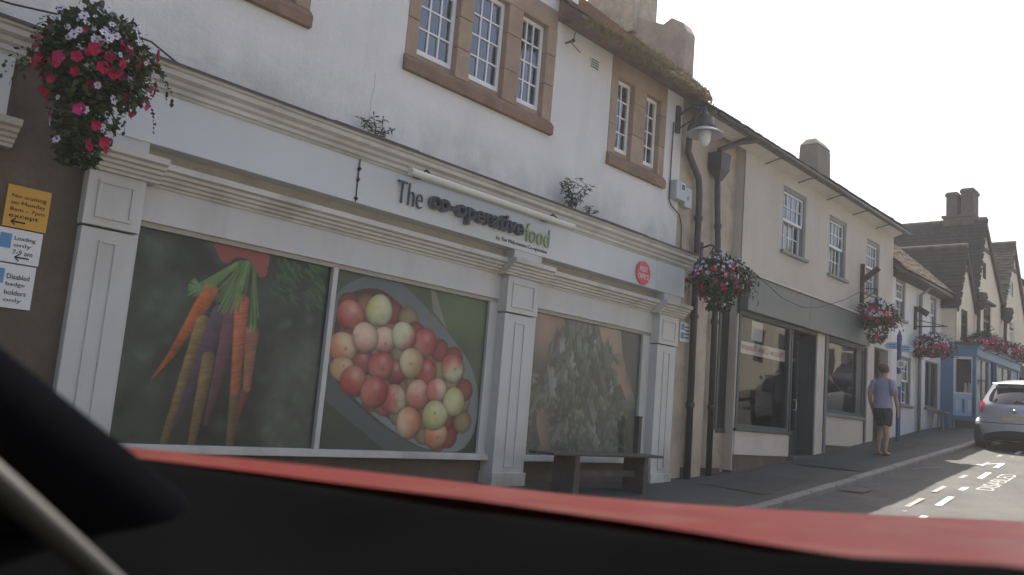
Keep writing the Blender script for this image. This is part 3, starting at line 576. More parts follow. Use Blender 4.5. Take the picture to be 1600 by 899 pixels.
for i in range(5):
    for j in range(4): vv.box(9.118 + i * .036, 9.142 + i * .036, -.016, -.0122, 5.727 + j * .036, 5.749 + j * .036)
vv.build('vent_holes', M_DARK, vent)
MB().tube([(5.43, -.001, 4.32), (5.445, -.001, 4.18), (5.415, -.001, 4.0), (5.425, -.001, 3.8)], .0025, 4).build('crack', M_FRIEZE, shop)
MB().tube([(5.21, -.208, 3.27), (5.205, -.21, 2.83)], .006, 5).lathe([(.008, -.02), (.025, 0), (.01, .02)], (5.21, -.21, 3.17), 6).lathe([(.008, -.025), (.022, 0), (.01, .02)], (5.208, -.21, 3.06), 6).lathe([(.008, -.02), (.028, 0), (.01, .02)], (5.205, -.21, 2.86), 6).build('joint_cable', M_IRON, shop)

# sign, strip lamp, post office disc, weeds, aerial, meters
sg = thing('shop_sign', (7.0, -.22, 2.88), 'raised shop name lettering on the white fascia under a tubular lamp', 'sign')
split_letters(wall_text('word', 'The', 5.72, -.222, 2.945, .36, .245, M_LETT, sg, .012, offset=-.018))
split_letters(wall_text('word_returns', 'co-operative', 6.17, -.235, 2.925, 1.55, .255, M_LETG, sg, .030, offset=.030), 'letter_return')
split_letters(wall_text('word', 'co-operative', 6.18, -.270, 2.932, 1.53, .242, M_LET, sg, .004, offset=.016))
split_letters(wall_text('word', 'food', 7.80, -.222, 2.945, .45, .235, M_LETF, sg, .012, offset=-.015))
wall_text('strapline', 'by The Midcounties Co-operative', 7.30, -.209, 2.856, .94, .060, M_LETT, sg, .003, offset=-.01)
tl = thing('sign_lamp', (7.05, -.45, 3.2), 'pale tubular strip lamp held out over the shop name lettering', 'lamp')
MB().tube([(5.70, -.46, 3.235), (8.40, -.46, 3.235)], .042, 14).build('tube', M_TUBE, tl, smooth=False)
for xx in (5.67, 8.39): MB().lathe([(.046, 0), (.048, .03), (.03, .045)], (xx, -.46, 3.235), 14, 'x').build('end_cap', M_TUBE, tl)
for xx in (5.95, 8.1): MB().tube([(xx, -.46, 3.27), (xx + .03, -.36, 3.34), (xx + .03, -.23, 3.31)], .012, 6).box(xx - .02, xx + .08, -.245, -.195, 3.27, 3.33).build('bracket', M_IRON, tl)
po = thing('post_office_sign', (10.42, -.21, 3.0), 'round red sign with white lettering on the fascia end', 'sign')
MB().lathe([(.172, -.228), (.172, -.208), (.17, -.205)], (10.42, 0, 3.005), 40, 'y').build('disc', M_RED, po)
split_letters(wall_text('word', 'POST', 10.32, -.231, 3.02, .20, .075, M_SIGNW, po)); split_letters(wall_text('word', 'OFFICE', 10.285, -.231, 2.915, .27, .075, M_SIGNW, po))
def weed(x, z, n, L, label):
    t = thing('weed', (x, -.15, z), label, 'plant', 'weeds rooted on the cornice'); st = MB(); lf = MB()
    for k in range(n):
        a = random.uniform(-1, 1); p = [Vector((x + random.uniform(-.12, .12) * L * 2, -.12, z))]; d = Vector((a * .5, random.uniform(-.35, .1), 1)).normalized()
        for i in range(7): p.append(p[-1] + d * L / 7); d = (d + Vector((a * .09, -.03, -.10))).normalized()
        st.tube(p, [.006 * (1 - i / 9) for i in range(8)], 4)
        for q in p[2:]:
            for _ in range(5):
                e = Vector((random.uniform(-1, 1), random.uniform(-.8, .5), random.uniform(-.5, .35))).normalized(); l = random.uniform(.05, .10) * (.6 + L); s = e.cross(Vector((0, 0, 1))).normalized() * l * .13
                lf.add([q, q + e * l * .5 + s, q + e * l + Vector((0, 0, -.25 * l)), q + e * l * .5 - s], [(0, 1, 2, 3)])
    st.build('stem', M_WEED, t); lf.build('leaves', M_WEED, t, recalc=False)
weed(5.45, 3.54, 5, .26, 'small dark weed growing from the cornice below the wall crack'); weed(8.78, 3.54, 8, .46, 'tall pale weed with drooping leaves growing on the cornice')
weed(9.15, 3.52, 3, .2, 'low sprawling weed beside the tall one on the cornice')
ae = MB(); ae.tube([(8.54, 0, 5.85), (8.54, -.14, 5.86)], .012, 6).tube([(8.46, -.13, 5.83), (8.68, -.15, 5.74)], .007, 5).tube([(8.54, -.13, 5.86), (8.57, -.14, 6.0)], .006, 5).tube([(8.50, -.13, 6.0), (8.66, -.14, 6.02)], .005, 5).lathe([(.02, -.02), (.03, 0), (.02, .02)], (8.54, -.13, 5.86), 8)
tag(ae.build('wall_bracket', M_IRON), 'small black metal bracket with rods fixed to the white wall', 'bracket')
mt = thing('meter_box', (11.5, -.1, 4.32), 'grey meter box with a small display window on the white wall', 'box')
MB().box(11.34, 11.60, -.13, .0, 4.36, 4.66).build('case', M_PLAST, mt, bevel=.012); MB().box(11.45, 11.57, -.142, -.128, 4.50, 4.63).build('display_frame', M_SIGNW, mt, bevel=.004); MB().box(11.468, 11.552, -.147, -.1415, 4.52, 4.61).build('display', M_GREYF, mt)
m2 = thing('junction_box', (11.75, -.08, 4.28), 'plain grey junction box beside the meter and the drainpipe', 'box')
MB().box(11.64, 11.86, -.1, 0, 4.30, 4.62).build('case', M_PLAST, m2, bevel=.01); MB().box(11.72, 11.76, -.108, -.099, 4.42, 4.48).build('latch', M_RED, m2)
cb = MB(); cb.tube([(11.32, -.02, 5.6), (11.31, -.02, 5.0), (11.31, -.02, 4.35), (11.36, -.03, 4.26), (11.62, -.03, 4.16), (11.7, -.03, 4.0), (11.72, -.03, 3.6)], .010, 5)
tag(cb.build('cable', M_IRON), 'black cable running down the white wall past the meter box', 'cable')
ww = MB(); ww.tube([(-.8, -.12, 3.5), (1.0, -.16, 3.52), (1.9, -.2, 3.55), (2.6, -.2, 3.66), (2.97, -.18, 3.67), (3.28, -.12, 3.58)], .009, 5); tag(ww.build('cable', M_IRON), 'black cable strung along the wall behind the large flower basket', 'cable')

# the neighbour to the west of the shop, and the parking plates
nb = thing('neighbour_shopfront', (0.2, 0, 0), 'white shopfront pilaster and cornice past the brown wall strip', 'shop')
MB().box(1.5, 1.97, -.14, -.06, -.1, 2.5).build('pilaster', M_PAINT, nb, bevel=.006); MB().px([(y - .1, z) if y < 0 else (y, z) for y, z in LM], 1.4, 2.08).build('moulding', M_MOULD, nb)
MB().box(-3, 1.99, -.2, -.02, 2.72, 3.16).build('fascia_board', M_FASCIA, nb); MB().px([(y, z - .11) for y, z in CP], -3, 2.1).build('cornice', M_MOULD, nb); MB().px([(.003, 3.435), (-.375, 3.395), (-.378, 3.368), (.003, 3.416)], -3, 2.12).build('lead_flashing', M_LEAD, nb)
MB().box(-3, 1.5, -.06, -.05, 0.4, 2.5).build('pane', M_SHOPG, nb)
def plate(x0, x1, z0, z1, m, label, lines, arrow=False, badge=False):
    t = thing('parking_sign', ((x0 + x1) / 2, -.08, z0), label, 'sign'); MB().box(x0, x1, -.078, -.062, z0, z1).build('plate', m, t, bevel=.004)
    n = len(lines); h = (z1 - z0); lx = x0 + (.12 if badge else .035)
    for i, s in enumerate(lines): wall_text('text_line', s, lx, -.0805, z1 - h * (.2 + .8 * (i + .75) / (n + (1 if arrow else .4))), (x1 - lx - .03) * (.55 + .45 * min(1, len(s) / 9)), .038, M_INK, t, .001)
    if arrow: MB().tube([(lx + .02, -.08, z0 + .045), (lx + .12, -.08, z0 + .045)], .006, 4).tube([(lx + .05, -.08, z0 + .07), (lx + .02, -.08, z0 + .045), (lx + .05, -.08, z0 + .02)], .005, 4).build('arrow', M_INK, t)
    if badge: MB().box(x0 + .02, x0 + .10, -.081, -.077, z1 - .15, z1 - .04).build('badge', M_SIGNBL, t)
plate(2.12, 2.43, 1.925, 2.245, M_SIGNY, 'amber no waiting plate above the white parking plates', ['No waiting', 'on Monday', '8am - 7pm', 'except'], arrow=True)
plate(2.10, 2.415, 1.66, 1.915, M_SIGNW, 'white loading only plate under the amber plate', ['Loading', 'only', '7-9 am'], arrow=True, badge=True)
plate(2.09, 2.405, 1.32, 1.65, M_SIGNW, 'tall white disabled badge holders plate, lowest of the parking plates', ['Disabled', 'badge', 'holders', 'only'], badge=True)

# bench
bn = thing('bench', (9.1, -.6, 0), 'dark wooden backless bench under the leafy greens poster', 'bench')
for k in range(3): MB().box(7.95, 10.32, -.80 + k * .135, -.675 + k * .135, .405, .440).build('seat_plank', M_WOOD, bn, bevel=.008)
for xx in (8.35, 9.85): MB().py([(xx + .04, -.13), (xx + .17, -.13), (xx + .15, .405), (xx + .06, .405)], -.77, -.43).build('leg', M_WOOD, bn, bevel=.008)
MB().box(8.45, 9.95, -.62, -.57, .14, .22).build('stretcher', M_WOOD, bn, bevel=.006)
ps = MB(); ps.box(10.64, 10.72, -.16, -.08, -.05, .93); ps.box(10.63, 10.73, -.17, -.07, .93, .95); tag(ps.build('wooden_post', M_WOOD, bevel=.008), 'short dark wooden post standing between the bench and the end pilaster', 'post')

# ------------------------------------------------------------------ the cream building next door
cr = thing('cream_building', (17, 0, .4), 'cream roughcast building with three sash windows over a grey shop fascia', 'building')
Y2 = -.18
W2 = [(14.98, 16.02, 4.24, 5.49), (17.17, 18.08, 4.18, 5.42), (19.28, 20.08, 4.12, 5.35)]
b = MB(); wall_holes(b, 13.45, 21.0, 3.4, 5.95, Y2, W2, .10); b.box(13.45, 13.5, Y2 + .02, .06, .2, 5.9)
b.box(13.4, 21, 5.0, 5.05, 0, 6.2).box(20.96, 21.0, Y2 + .02, 5, .8, 6.2); b.py([(20.94, 5.9), (20.99, 5.9), (20.99, 6.5), (20.94, 6.5)], 0.3, 4)
b.build('wall', M_CREAM, cr, recalc=False)
MB().box(11.602, 13.46, .0, .08, -.3, 6.1).build('flank_wall', M_RUBBLE, cr)
pl = MB(); pl.box(12.2, 12.62, -.07, .02, 0.0, 3.3); pl.build('buttress', M_RUBBLE, cr, bevel=.03)
MB().box(12.1, 13.3, -.03, .02, -.1, .22).build('plinth', M_STONED, cr)
# eave and roof
rv2 = Vector((0, 1, .66)).normalized()
MB().px([(-.50, 5.80), (-.50, 5.86), (2.6, 7.92), (5.6, 5.95), (5.6, 5.88), (2.6, 7.82), (-.40, 5.80)], 11.75, 21.05).build('roof', M_TILE2, cr)
tiles(cr, (11.75, -.52, 5.84), (1, 0, 0), rv2, 9.3, 2.6, M_TILE2, .165, .12, jit=.016)
MB().px([(Y2, 5.72), (-.40, 5.80), (-.40, 5.83), (Y2, 5.88)], 11.75, 21.0).build('soffit', M_CREAMS, cr)
gt = MB(); gt.tube([(11.8, -.54, 5.80), (14.5, -.54, 5.81), (17.5, -.54, 5.79), (21.02, -.54, 5.77)], .036, 10); gt.build('gutter', M_PIPE, cr, smooth=True)
for xx in (12.9, 14.2, 15.6, 17.0, 18.4, 19.8): MB().tube([(xx, -.56, 5.75), (xx, -.42, 5.74), (xx, Y2, 5.68)], .012, 5).build('gutter_bracket', M_PIPE, cr)
def frustum(x0, x1, y0, y1, z0, z1, t):
    return MB().add([(x0, y0, z0), (x1, y0, z0), (x1, y1, z0), (x0, y1, z0), (x0 + t, y0 + t, z1), (x1 - t, y0 + t, z1), (x1 - t, y1 - t, z1), (x0 + t, y1 - t, z1)], [(0, 3, 2, 1), (4, 5, 6, 7), (0, 1, 5, 4), (1, 2, 6, 5), (2, 3, 7, 6), (3, 0, 4, 7)])
co_ = frustum(19.22, 20.06, .98, 1.50, 6.2, 7.72, .03).build('chimney', M_CHIM, cr, bevel=.04); frustum(19.24, 20.04, .99, 1.49, 7.72, 7.92, .13).build('chimney_cap', M_CHIM, co_, bevel=.04)
def sash_window(bld, x0, x1, z0, z1, y, cols=4, rows=2, m=M_GREYW, sill=M_GREYW, sash=M_SIGNW, cm=None, dep=.1):
    w = MB(); f = .06
    w.box(x0, x0 + f, y + .02, y + dep + .06, z0, z1).box(x1 - f, x1, y + .02, y + dep + .06, z0, z1).box(x0 + f, x1 - f, y + .02, y + dep + .06, z1 - f * 1.4, z1).box(x0 + f, x1 - f, y + .02, y + dep + .06, z0, z0 + .03)
    win = w.build('window', m, bld); MB().box(x0 - .06, x1 + .06, y - .07, y + .09, z0 - .055, z0 + .004).build('sill', sill, win, bevel=.006)
    zm = (z0 + z1) / 2; a, c = x0 + f, x1 - f
    lights(win, a, c, zm - .02, z1 - f * 1.4, y + dep * .75, cols, rows, sash, .035, .018); lights(win, a, c, z0 + .03, zm + .02, y + dep * 1.25, cols, rows, sash, .035, .018)
    room(MB(), x0, x1, z0, z1, y + dep + .07, .9).build('room', M_DARK, win, recalc=False)
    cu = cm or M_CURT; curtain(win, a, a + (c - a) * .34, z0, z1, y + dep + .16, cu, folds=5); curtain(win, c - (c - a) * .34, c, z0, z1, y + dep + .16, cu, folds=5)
    return win
for h in W2: sash_window(cr, *h, Y2)
# grey fascia in two boards, hood moulding
for a, c in ((13.47, 15.98), (15.986, 19.20)): MB().px([(-.33, 2.90), (-.36, 3.50), (-.20, 3.54), (-.20, 2.90)], a, c).build('fascia_board', M_GREY, cr, bevel=.004)
MB().px([(-.40, 3.50), (-.40, 3.53), (Y2, 3.60), (Y2, 3.55)], 13.44, 19.24).build('fascia_hood', M_CREAMS, cr)
MB().box(13.45, 19.2, -.20, -.14, 2.84, 3.56).build('fascia_backing', M_GREYF, cr)
def frame_box(x0, x1, z0, z1, y, w, d, name, m, p):
    return MB().box(x0, x0 + w, y, y + d, z0, z1).box(x1 - w, x1, y, y + d, z0, z1).box(x0 + w, x1 - w, y, y + d, z1 - w, z1).box(x0 + w, x1 - w, y, y + d, z0, z0 + w).build(name, m, p, bevel=.004)
f1 = frame_box(13.50, 15.56, .90, 2.90, Y2, .075, .1, 'shop_window', M_GREYF, cr); MB().add([(13.57, Y2 + .05, .97), (15.49, Y2 + .05, .97), (15.49, Y2 + .05, 2.83), (13.57, Y2 + .05, 2.83)], [(0, 1, 2, 3)]).build('pane', M_SHOPG, f1)
MB().box(13.46, 15.60, Y2 - .04, Y2 + .1, .86, .905).build('sill', M_GREYF, f1, bevel=.006)
MB().box(13.10, 13.16, -.02, .04, .85, 2.9).box(13.16, 13.44, -.025, .03, .80, .88).build('return_post', M_GREYF, cr); MB().add([(13.16, -.012, .88), (13.44, -.012, .88), (13.44, -.012, 2.88), (13.16, -.012, 2.88)], [(0, 1, 2, 3)]).build('return_pane', M_CGLASS, cr)
MB().box(13.50, 15.60, Y2, Y2 + .2, .46, .858).build('stall_riser', M_CREAMS, cr, bevel=.006); MB().box(13.48, 15.60, Y2 + .02, Y2 + .2, -.1, .458).build('riser_plinth', M_STONED, cr)
f2 = frame_box(17.25, 19.28, 1.36, 2.88, Y2, .07, .1, 'shop_window', M_GREYF, cr); MB().add([(17.31, Y2 + .05, 1.42), (18.9, Y2 + .05, 1.42), (18.9, Y2 + .05, 2.82), (17.31, Y2 + .05, 2.82)], [(0, 1, 2, 3)]).build('pane', M_SHOPG, f2)
MB().box(18.9, 19.22, Y2 + .02, Y2 + .08, 1.42, 2.82).build('side_panel', M_GREYF, f2); MB().box(17.2, 19.32, Y2 - .05, Y2 + .1, 1.30, 1.362).build('sill', M_GREYW, f2, bevel=.006)
MB().box(17.2, 19.30, Y2, Y2 + .2, .72, 1.30).build('stall_riser', M_CREAMS, cr, bevel=.006); MB().box(17.2, 19.30, Y2 + .02, Y2 + .2, .3, .72).build('riser_plinth', M_STONED, cr)
MB().box(16.70, 17.06, Y2 - .03, Y2 + .25, .45, 2.9).build('pillar', M_CREAMS, cr, bevel=.01); MB().tube([(17.14, -.21, .45), (17.14, -.21, 2.9)], .035, 8).build('pillar_pipe', M_GREYW, cr); MB().tube([(19.36, -.20, .6), (19.36, -.20, 2.9)], .03, 8).build('pillar_pipe', M_GREYW, cr)
MB().box(19.40, 19.90, Y2, Y2 + .2, .5, 3.4).build('pier', M_CREAMS, cr, bevel=.006); MB().box(20.78, 21.0, Y2, Y2 + .2, .5, 3.4).box(19.90, 20.78, Y2, Y2 + .2, 2.98, 3.4).box(19.2, 19.40, Y2, Y2 + .2, 2.9, 3.4).build('pier', M_CREAMS, cr)
hd = MB(); hd.box(19.90, 20.78, .12, .18, .6, 2.98); hd_o = hd.build('side_door', M_STONE, cr); MB().box(20.0, 20.68, .10, .122, 2.35, 2.85).build('fanlight', M_GREYF, hd_o); MB().box(20.02, 20.30, .10, .122, 1.0, 2.2).box(20.38, 20.66, .10, .122, 1.0, 2.2).build('door_panel', M_STONE, hd_o)
dr = frame_box(15.66, 16.66, .44, 2.86, .14, .09, .07, 'shop_door', M_TEAL, cr); MB().box(15.75, 16.57, .155, .19, .53, .95).build('kick_panel', M_TEAL, dr); MB().box(15.75, 16.57, .155, .19, 2.30, 2.36).build('door_rail', M_TEAL, dr)
MB().add([(15.75, .175, .95), (16.57, .175, .95), (16.57, .175, 2.77), (15.75, .175, 2.77)], [(0, 1, 2, 3)]).build('pane', M_SHOPG, dr)
MB().box(15.78, 15.98, .160, .165, 1.55, 1.88).build('notice', M_SIGNW, dr); MB().box(15.80, 15.94, .160, .165, 1.95, 2.2).build('notice', M_SIGNW, dr); MB().box(16.0, 16.2, .152, .156, .62, .70).build('letter_plate', M_BLACK, dr)
MB().tube([(16.5, .10, 1.35), (16.5, .10, 1.55)], .012, 6).box(16.49, 16.51, .1, .16, 1.34, 1.36).box(16.49, 16.51, .1, .16, 1.54, 1.56).build('handle', M_RIM, dr)
MB().box(15.60, 15.64, Y2, .2, .4, 2.9).box(16.67, 16.71, Y2, .2, .4, 2.9).box(15.6, 16.7, Y2, .2, 2.86, 2.9).build('door_recess', M_TEAL, cr); MB().box(15.58, 16.72, -.30, .2, .2, .475).build('door_step', M_STONED, cr, bevel=.01)
rm = MB(); rm.box(13.5, 19.3, 2.8, 2.85, .4, 3.1).box(13.5, 19.3, .22, 2.85, .38, .42).box(13.5, 19.3, .03, 2.85, 3.0, 3.1).box(13.47, 13.5, .03, 2.8, .4, 3.0).box(17.12, 17.16, .2, 2.8, .4, 3.0); rm.build('shop_interior', M_DARK, cr)
bn2 = thing('window_banner', (14.6, -.1, 2.18), 'white paper banner with red script lettering inside the grey shop window', 'banner')
MB().add([(13.66, -.105, 2.19), (15.47, -.105, 2.20), (15.47, -.100, 2.42), (13.66, -.100, 2.40)], [(0, 1, 2, 3)]).build('sheet', M_SIGNW, bn2); wall_text('script', 'Moscow Qinily Pbanams', 13.72, -.111, 2.225, 1.70, .15, M_RED, bn2, .001, shear=.35, mirror=True)
MB().add([(14.1, -.10, 2.47), (14.52, -.10, 2.48), (14.54, -.1, 2.80), (14.12, -.1, 2.79)], [(0, 1, 2, 3)]); nt2 = MB().box(14.1, 14.52, -.104, -.10, 2.46, 2.80); tag(nt2.build('glass_reflection', M_CURT), 'plain cream sheet standing in for a reflection above the red lettered banner', 'notice')  # cream sheet takes the place of a reflection in the glass
# drainpipes
def pipe(pts, r, label, hop=None):
    t = thing('drainpipe', pts[-1], label, 'drainpipe', None); MB().tube(pts, r, 10).build('pipe', M_PIPE, t, smooth=True)
    for z in (1.2, 2.6, 4.2):
        for p, q in zip(pts[:-1], pts[1:]):
            if q[2] < z < p[2] and abs(p[0] - q[0]) < .25: k = (p[2] - z) / (p[2] - q[2]); MB().lathe([(r * 1.25, -.04), (r * 1.35, 0), (r * 1.25, .04)], (p[0] + (q[0] - p[0]) * k, p[1] + (q[1] - p[1]) * k, z), 10).build('collar', M_PIPE, t)
    if hop: MB().add([(hop[0] + sx * w, hop[1] + sy * w * .8, hop[2] + h) for h, w in ((.22, .16), (-.05, .15), (-.24, .05)) for sx, sy in ((-1, -1), (1, -1), (1, 1), (-1, 1))], [(0, 1, 2, 3), (11, 10, 9, 8)] + [(r_ * 4 + k, r_ * 4 + (k + 1) % 4, r_ * 4 + 4 + (k + 1) % 4, r_ * 4 + 4 + k) for r_ in range(2) for k in range(4)]).build('hopper', M_PIPE, t)
pipe([(11.66, -.35, 5.95), (11.66, -.12, 5.6), (11.66, -.10, 5.2), (12.03, -.10, 4.85), (12.08, -.10, 4.6), (12.10, -.10, 3.6), (12.12, -.12, .05)], .055, 'black drainpipe with a swan neck beside the meter box')
pipe([(13.2, -.52, 5.78), (13.0, -.3, 5.72), (12.62, -.12, 5.5), (12.60, -.11, 5.2), (12.66, -.11, 4.6), (12.74, -.11, 3.9), (12.80, -.11, .1)], .05, 'black drainpipe with a hopper head on the flaking wall', (12.60, -.14, 5.2))
bs = thing('blue_plate_sign', (12.0, -.02, 2.2), 'small blue and white plate beside the end pilaster', 'sign'); MB().box(11.84, 12.12, -.03, -.004, 2.18, 2.48).build('plate', M_SIGNW, bs); MB().box(11.86, 11.95, -.034, -.029, 2.36, 2.46).box(11.86, 11.95, -.034, -.029, 2.22, 2.32).build('badge', M_SIGNBL, bs)
for k in range(4): MB().box(11.97, 12.10, -.033, -.029, 2.24 + k * .055, 2.258 + k * .055).build('text_line', M_INK, bs)
wr = MB(); wr.tube([(12.6, -.45, 3.62), (13.41, -.48, 3.50), (14.4, -.50, 3.24), (15.3, -.50, 3.20), (15.9, -.50, 3.28), (17.2, -.5, 3.62), (18.05, -.5, 3.92), (18.9, -.3, 4.2)], .008, 5); tag(wr.build('cable', M_IRON), 'thin black cable sagging across the grey shop fascia', 'cable')

# wall lantern
lp = thing('wall_lantern', (11.42, 0, 5.3), 'black wall lantern with a wide conical shade beside the drainpipe', 'lantern')
MB().box(11.38, 11.48, -.05, .0, 5.45, 5.9).build('wall_plate', M_IRON, lp, bevel=.01); MB().tube([(11.43, -.04, 5.75), (11.43, -.30, 5.86), (11.43, -.50, 5.82), (11.43, -.52, 5.68)], .022, 8).tube([(11.43, -.04, 5.52), (11.43, -.28, 5.62), (11.43, -.40, 5.82)], .014, 6).build('arm', M_IRON, lp)
MB().lathe([(.03, 5.72), (.06, 5.66), (.12, 5.63), (.14, 5.50), (.17, 5.46), (.15, 5.43)], (11.43, -.52, 0), 20).build('cap', M_IRON, lp, smooth=True)
MB().lathe([(.14, 5.45), (.29, 5.36), (.295, 5.345), (.26, 5.35), (.12, 5.43)], (11.43, -.52, 0), 28).build('shade', M_PLAST, lp, smooth=True)
MB().lathe([(.09, 5.42), (.10, 5.35), (.085, 5.24), (.05, 5.18), (.01, 5.165)], (11.43, -.52, 0), 16).build('lamp_bowl', M_SIGNW, lp, smooth=True)

# ------------------------------------------------------------------ the low white house
wh = thing('white_house', (23, 0, 1.1), 'low white limewashed house between the cream building and the gables', 'house')
H3 = [(21.22, 21.92, 3.82, 4.80), (23.88, 24.42, 3.80, 4.76), (21.62, 22.42, 1.80, 2.96), (23.52, 24.62, 1.84, 3.04)]
b = MB(); wall_holes(b, 21.0, 24.83, .5, 4.95, Y2, H3, .10); b.build('wall', M_WHITE3, wh, recalc=False); MB().box(21, 24.83, 4.95, 5.0, .5, 5.2).build('rear_wall', M_WHITE3, wh)
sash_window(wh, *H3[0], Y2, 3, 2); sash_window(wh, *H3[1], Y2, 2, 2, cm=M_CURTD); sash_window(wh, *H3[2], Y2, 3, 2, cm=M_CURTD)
f3 = frame_box(23.52, 24.62, 1.84, 3.04, Y2 + .02, .05, .08, 'shop_window', M_GREYW, wh); MB().add([(23.57, Y2 + .07, 1.9), (24.57, Y2 + .07, 1.9), (24.57, Y2 + .07, 3.0), (23.57, Y2 + .07, 3.0)], [(0, 1, 2, 3)]).build('pane', M_GLASS, f3); MB().box(24.02, 24.07, Y2 + .03, Y2 + .09, 1.89, 2.99).build('mullion', M_GREYW, f3); MB().box(23.46, 24.68, Y2 - .07, Y2 + .05, 1.78, 1.84).build('sill', M_GREYW, f3); room(MB(), 23.52, 24.62, 1.84, 3.04, Y2 + .11, 1.0).build('room', M_DARK, f3, recalc=False)
rv3 = Vector((0, 1, .92)).normalized(); MB().px([(-.46, 4.86), (-.46, 4.92), (2.0, 7.18), (5.0, 4.95), (5, 4.88), (2.0, 7.08), (-.36, 4.86)], 21.06, 24.95).build('roof', M_TILE2, wh); tiles(wh, (21.06, -.48, 4.91), (1, 0, 0), rv3, 3.85, 3.3, M_TILE2, .17, .13, jit=.02)
MB().px([(Y2, 4.78), (-.36, 4.86), (-.36, 4.89), (Y2, 4.94)], 21.02, 24.9).build('soffit', M_TIMBER, wh); MB().tube([(21.05, -.5, 4.85), (23, -.5, 4.84), (24.9, -.5, 4.80)], .045, 8).build('gutter', M_PIPE, wh, smooth=True)
t = thing('drainpipe', (22.85, -.25, 1.2), 'slim grey drainpipe down the middle of the low white house', 'drainpipe'); MB().tube([(22.85, -.48, 4.8), (22.84, -.26, 4.6), (22.84, -.25, 3), (22.84, -.25, gz(22.84))], .045, 8).build('pipe', M_GREYW, t, smooth=True)
t = thing('sign_bracket', (22.6, -.2, 3.7), 'empty black sign bracket projecting from the low white house', 'bracket'); MB().box(22.56, 22.62, -.24, -.17, 3.70, 4.28).build('wall_plate', M_TIMBER, t); MB().tube([(22.6, -.22, 3.78), (22.6, -.95, 3.78)], .016, 6).tube([(22.6, -.22, 3.95), (22.6, -.9, 3.79)], .010, 5).build('arm', M_IRON, t); MB().obox((22.6, -.38, 4.16), (.03, 0, 0), (0, .12, .08), (0, -.04, .06)).build('strut', M_TIMBER, t)

# ------------------------------------------------------------------ the gabled houses with the blue shop
gh = thing('gabled_house', (28.6, 0, 1.5), 'yellow limewashed house with three steep timbered gables above the blue shop', 'house')
Y4 = -.55; H4 = [(25.28, 25.92, 3.82, 4.62), (27.52, 28.34, 4.15, 5.10), (30.60, 31.26, 4.28, 5.10)]; HA = [(27.42, 27.78, 5.82, 6.30), (30.70, 31.06, 5.80, 6.26)]
b = MB(); wall_holes(b, 24.83, 32.6, 1.2, 4.78, Y4, [H4[0], (27.52, 28.34, 4.15, 4.78), (30.60, 31.26, 4.28, 4.78)], .1)
wall_holes(b, 26.57, 29.56, 4.78, 5.35, Y4, [(27.52, 28.34, 4.78, 5.10)], .1); wall_holes(b, 29.62, 32.6, 4.78, 5.35, Y4, [(30.60, 31.26, 4.78, 5.10)], .1)
b.box(24.83, 24.87, Y4 + .02, 5, 1.2, 4.8).box(24.83, 32.6, 5, 5.05, 1, 5.4).box(32.55, 32.6, Y4 + .02, 5, 1, 5.4)
G4 = ((24.83, 26.57, 25.50, 4.78, 6.32), (26.57, 29.56, 27.45, 5.35, 7.50), (29.62, 32.6, 31.0, 5.35, 7.50))
for i, (xa, xb, xp, zb, zt) in enumerate(G4):
    if i == 0: b.add([(xa, Y4, zb), (xb, Y4, zb), (xp, Y4, zt)], [(0, 1, 2)])
    else:
        a, c, d, e = HA[i - 1]; L = lambda z: xa + (xp - xa) * (z - zb) / (zt - zb); Q = lambda z: xb + (xp - xb) * (z - zb) / (zt - zb)
        b.add([(xa, Y4, zb), (xb, Y4, zb), (Q(d), Y4, d), (L(d), Y4, d)], [(0, 1, 2, 3)]); b.add([(L(d), Y4, d), (a, Y4, d), (a, Y4, e), (L(e), Y4, e), (c, Y4, d), (Q(d), Y4, d), (Q(e), Y4, e), (c, Y4, e), (xp, Y4, zt)], [(0, 1, 2, 3), (4, 5, 6, 7), (3, 6, 8)])
b.build('wall', M_CREAM4, gh, recalc=False)
for i, (xa, xb, xp, zb, zt) in enumerate(G4):
    for side, (xe, nm) in enumerate(((xa, 'w'), (xb, 'e'))):
        s = -1 if side == 0 else 1; dz = .12; ov = .10; ye = Y4 - .06
        ex, ez = xe + s * ov, zb - ov * (zt - zb) / abs(xp - xe); yb = 5.0
        MB().add([(ex, ye, ez), (xp, ye, zt), (xp, yb, zt), (ex, yb, ez), (ex, ye, ez + .06), (xp, ye, zt + .07), (xp, yb, zt + .07), (ex, yb, ez + .06)], [(0, 1, 2, 3), (4, 5, 6, 7), (0, 1, 5, 4), (1, 2, 6, 5), (2, 3, 7, 6), (3, 0, 4, 7)]).build('roof', M_TILE, gh)
        if side == 0:
            vv_ = Vector((xp - ex, 0, zt - ez)); Hh = vv_.length; tiles(gh, (ex, ye, ez + .045), (0, 1, 0), vv_, 4.6, Hh, M_TILE, .17, .12, jit=.008, th=.012)
        MB().add([(ex - s * .0, ye - .03, ez - .10), (xp, ye - .03, zt - .10), (xp, ye - .03, zt + .09), (ex, ye - .03, ez + .08), (ex, ye + .02, ez - .10), (xp, ye + .02, zt - .10), (xp, ye + .02, zt + .09), (ex, ye + .02, ez + .08)], [(0, 1, 2, 3), (7, 6, 5, 4), (0, 1, 5, 4), (1, 2, 6, 5), (2, 3, 7, 6), (3, 0, 4, 7)]).build('barge_board', M_TIMBER, gh)
    MB().tube([(xp, Y4 - .1, zt + .07), (xp, 4.9, zt + .05)], .07, 8).build('ridge_tiles', M_TILE2, gh)
    zc = zb + (zt - zb) * .62; k = 1 - .62; MB().box(xp - (xp - xa) * k * 1.0, xp + (xb - xp) * k * 1.0, Y4 - .03, Y4 - .003, zc - .05, zc + .06).build('collar_beam', M_TIMBER, gh)
    MB().box(xp - .05, xp + .05, Y4 - .028, Y4 - .003, zc + .06, zt - .14).build('king_post', M_TIMBER, gh)
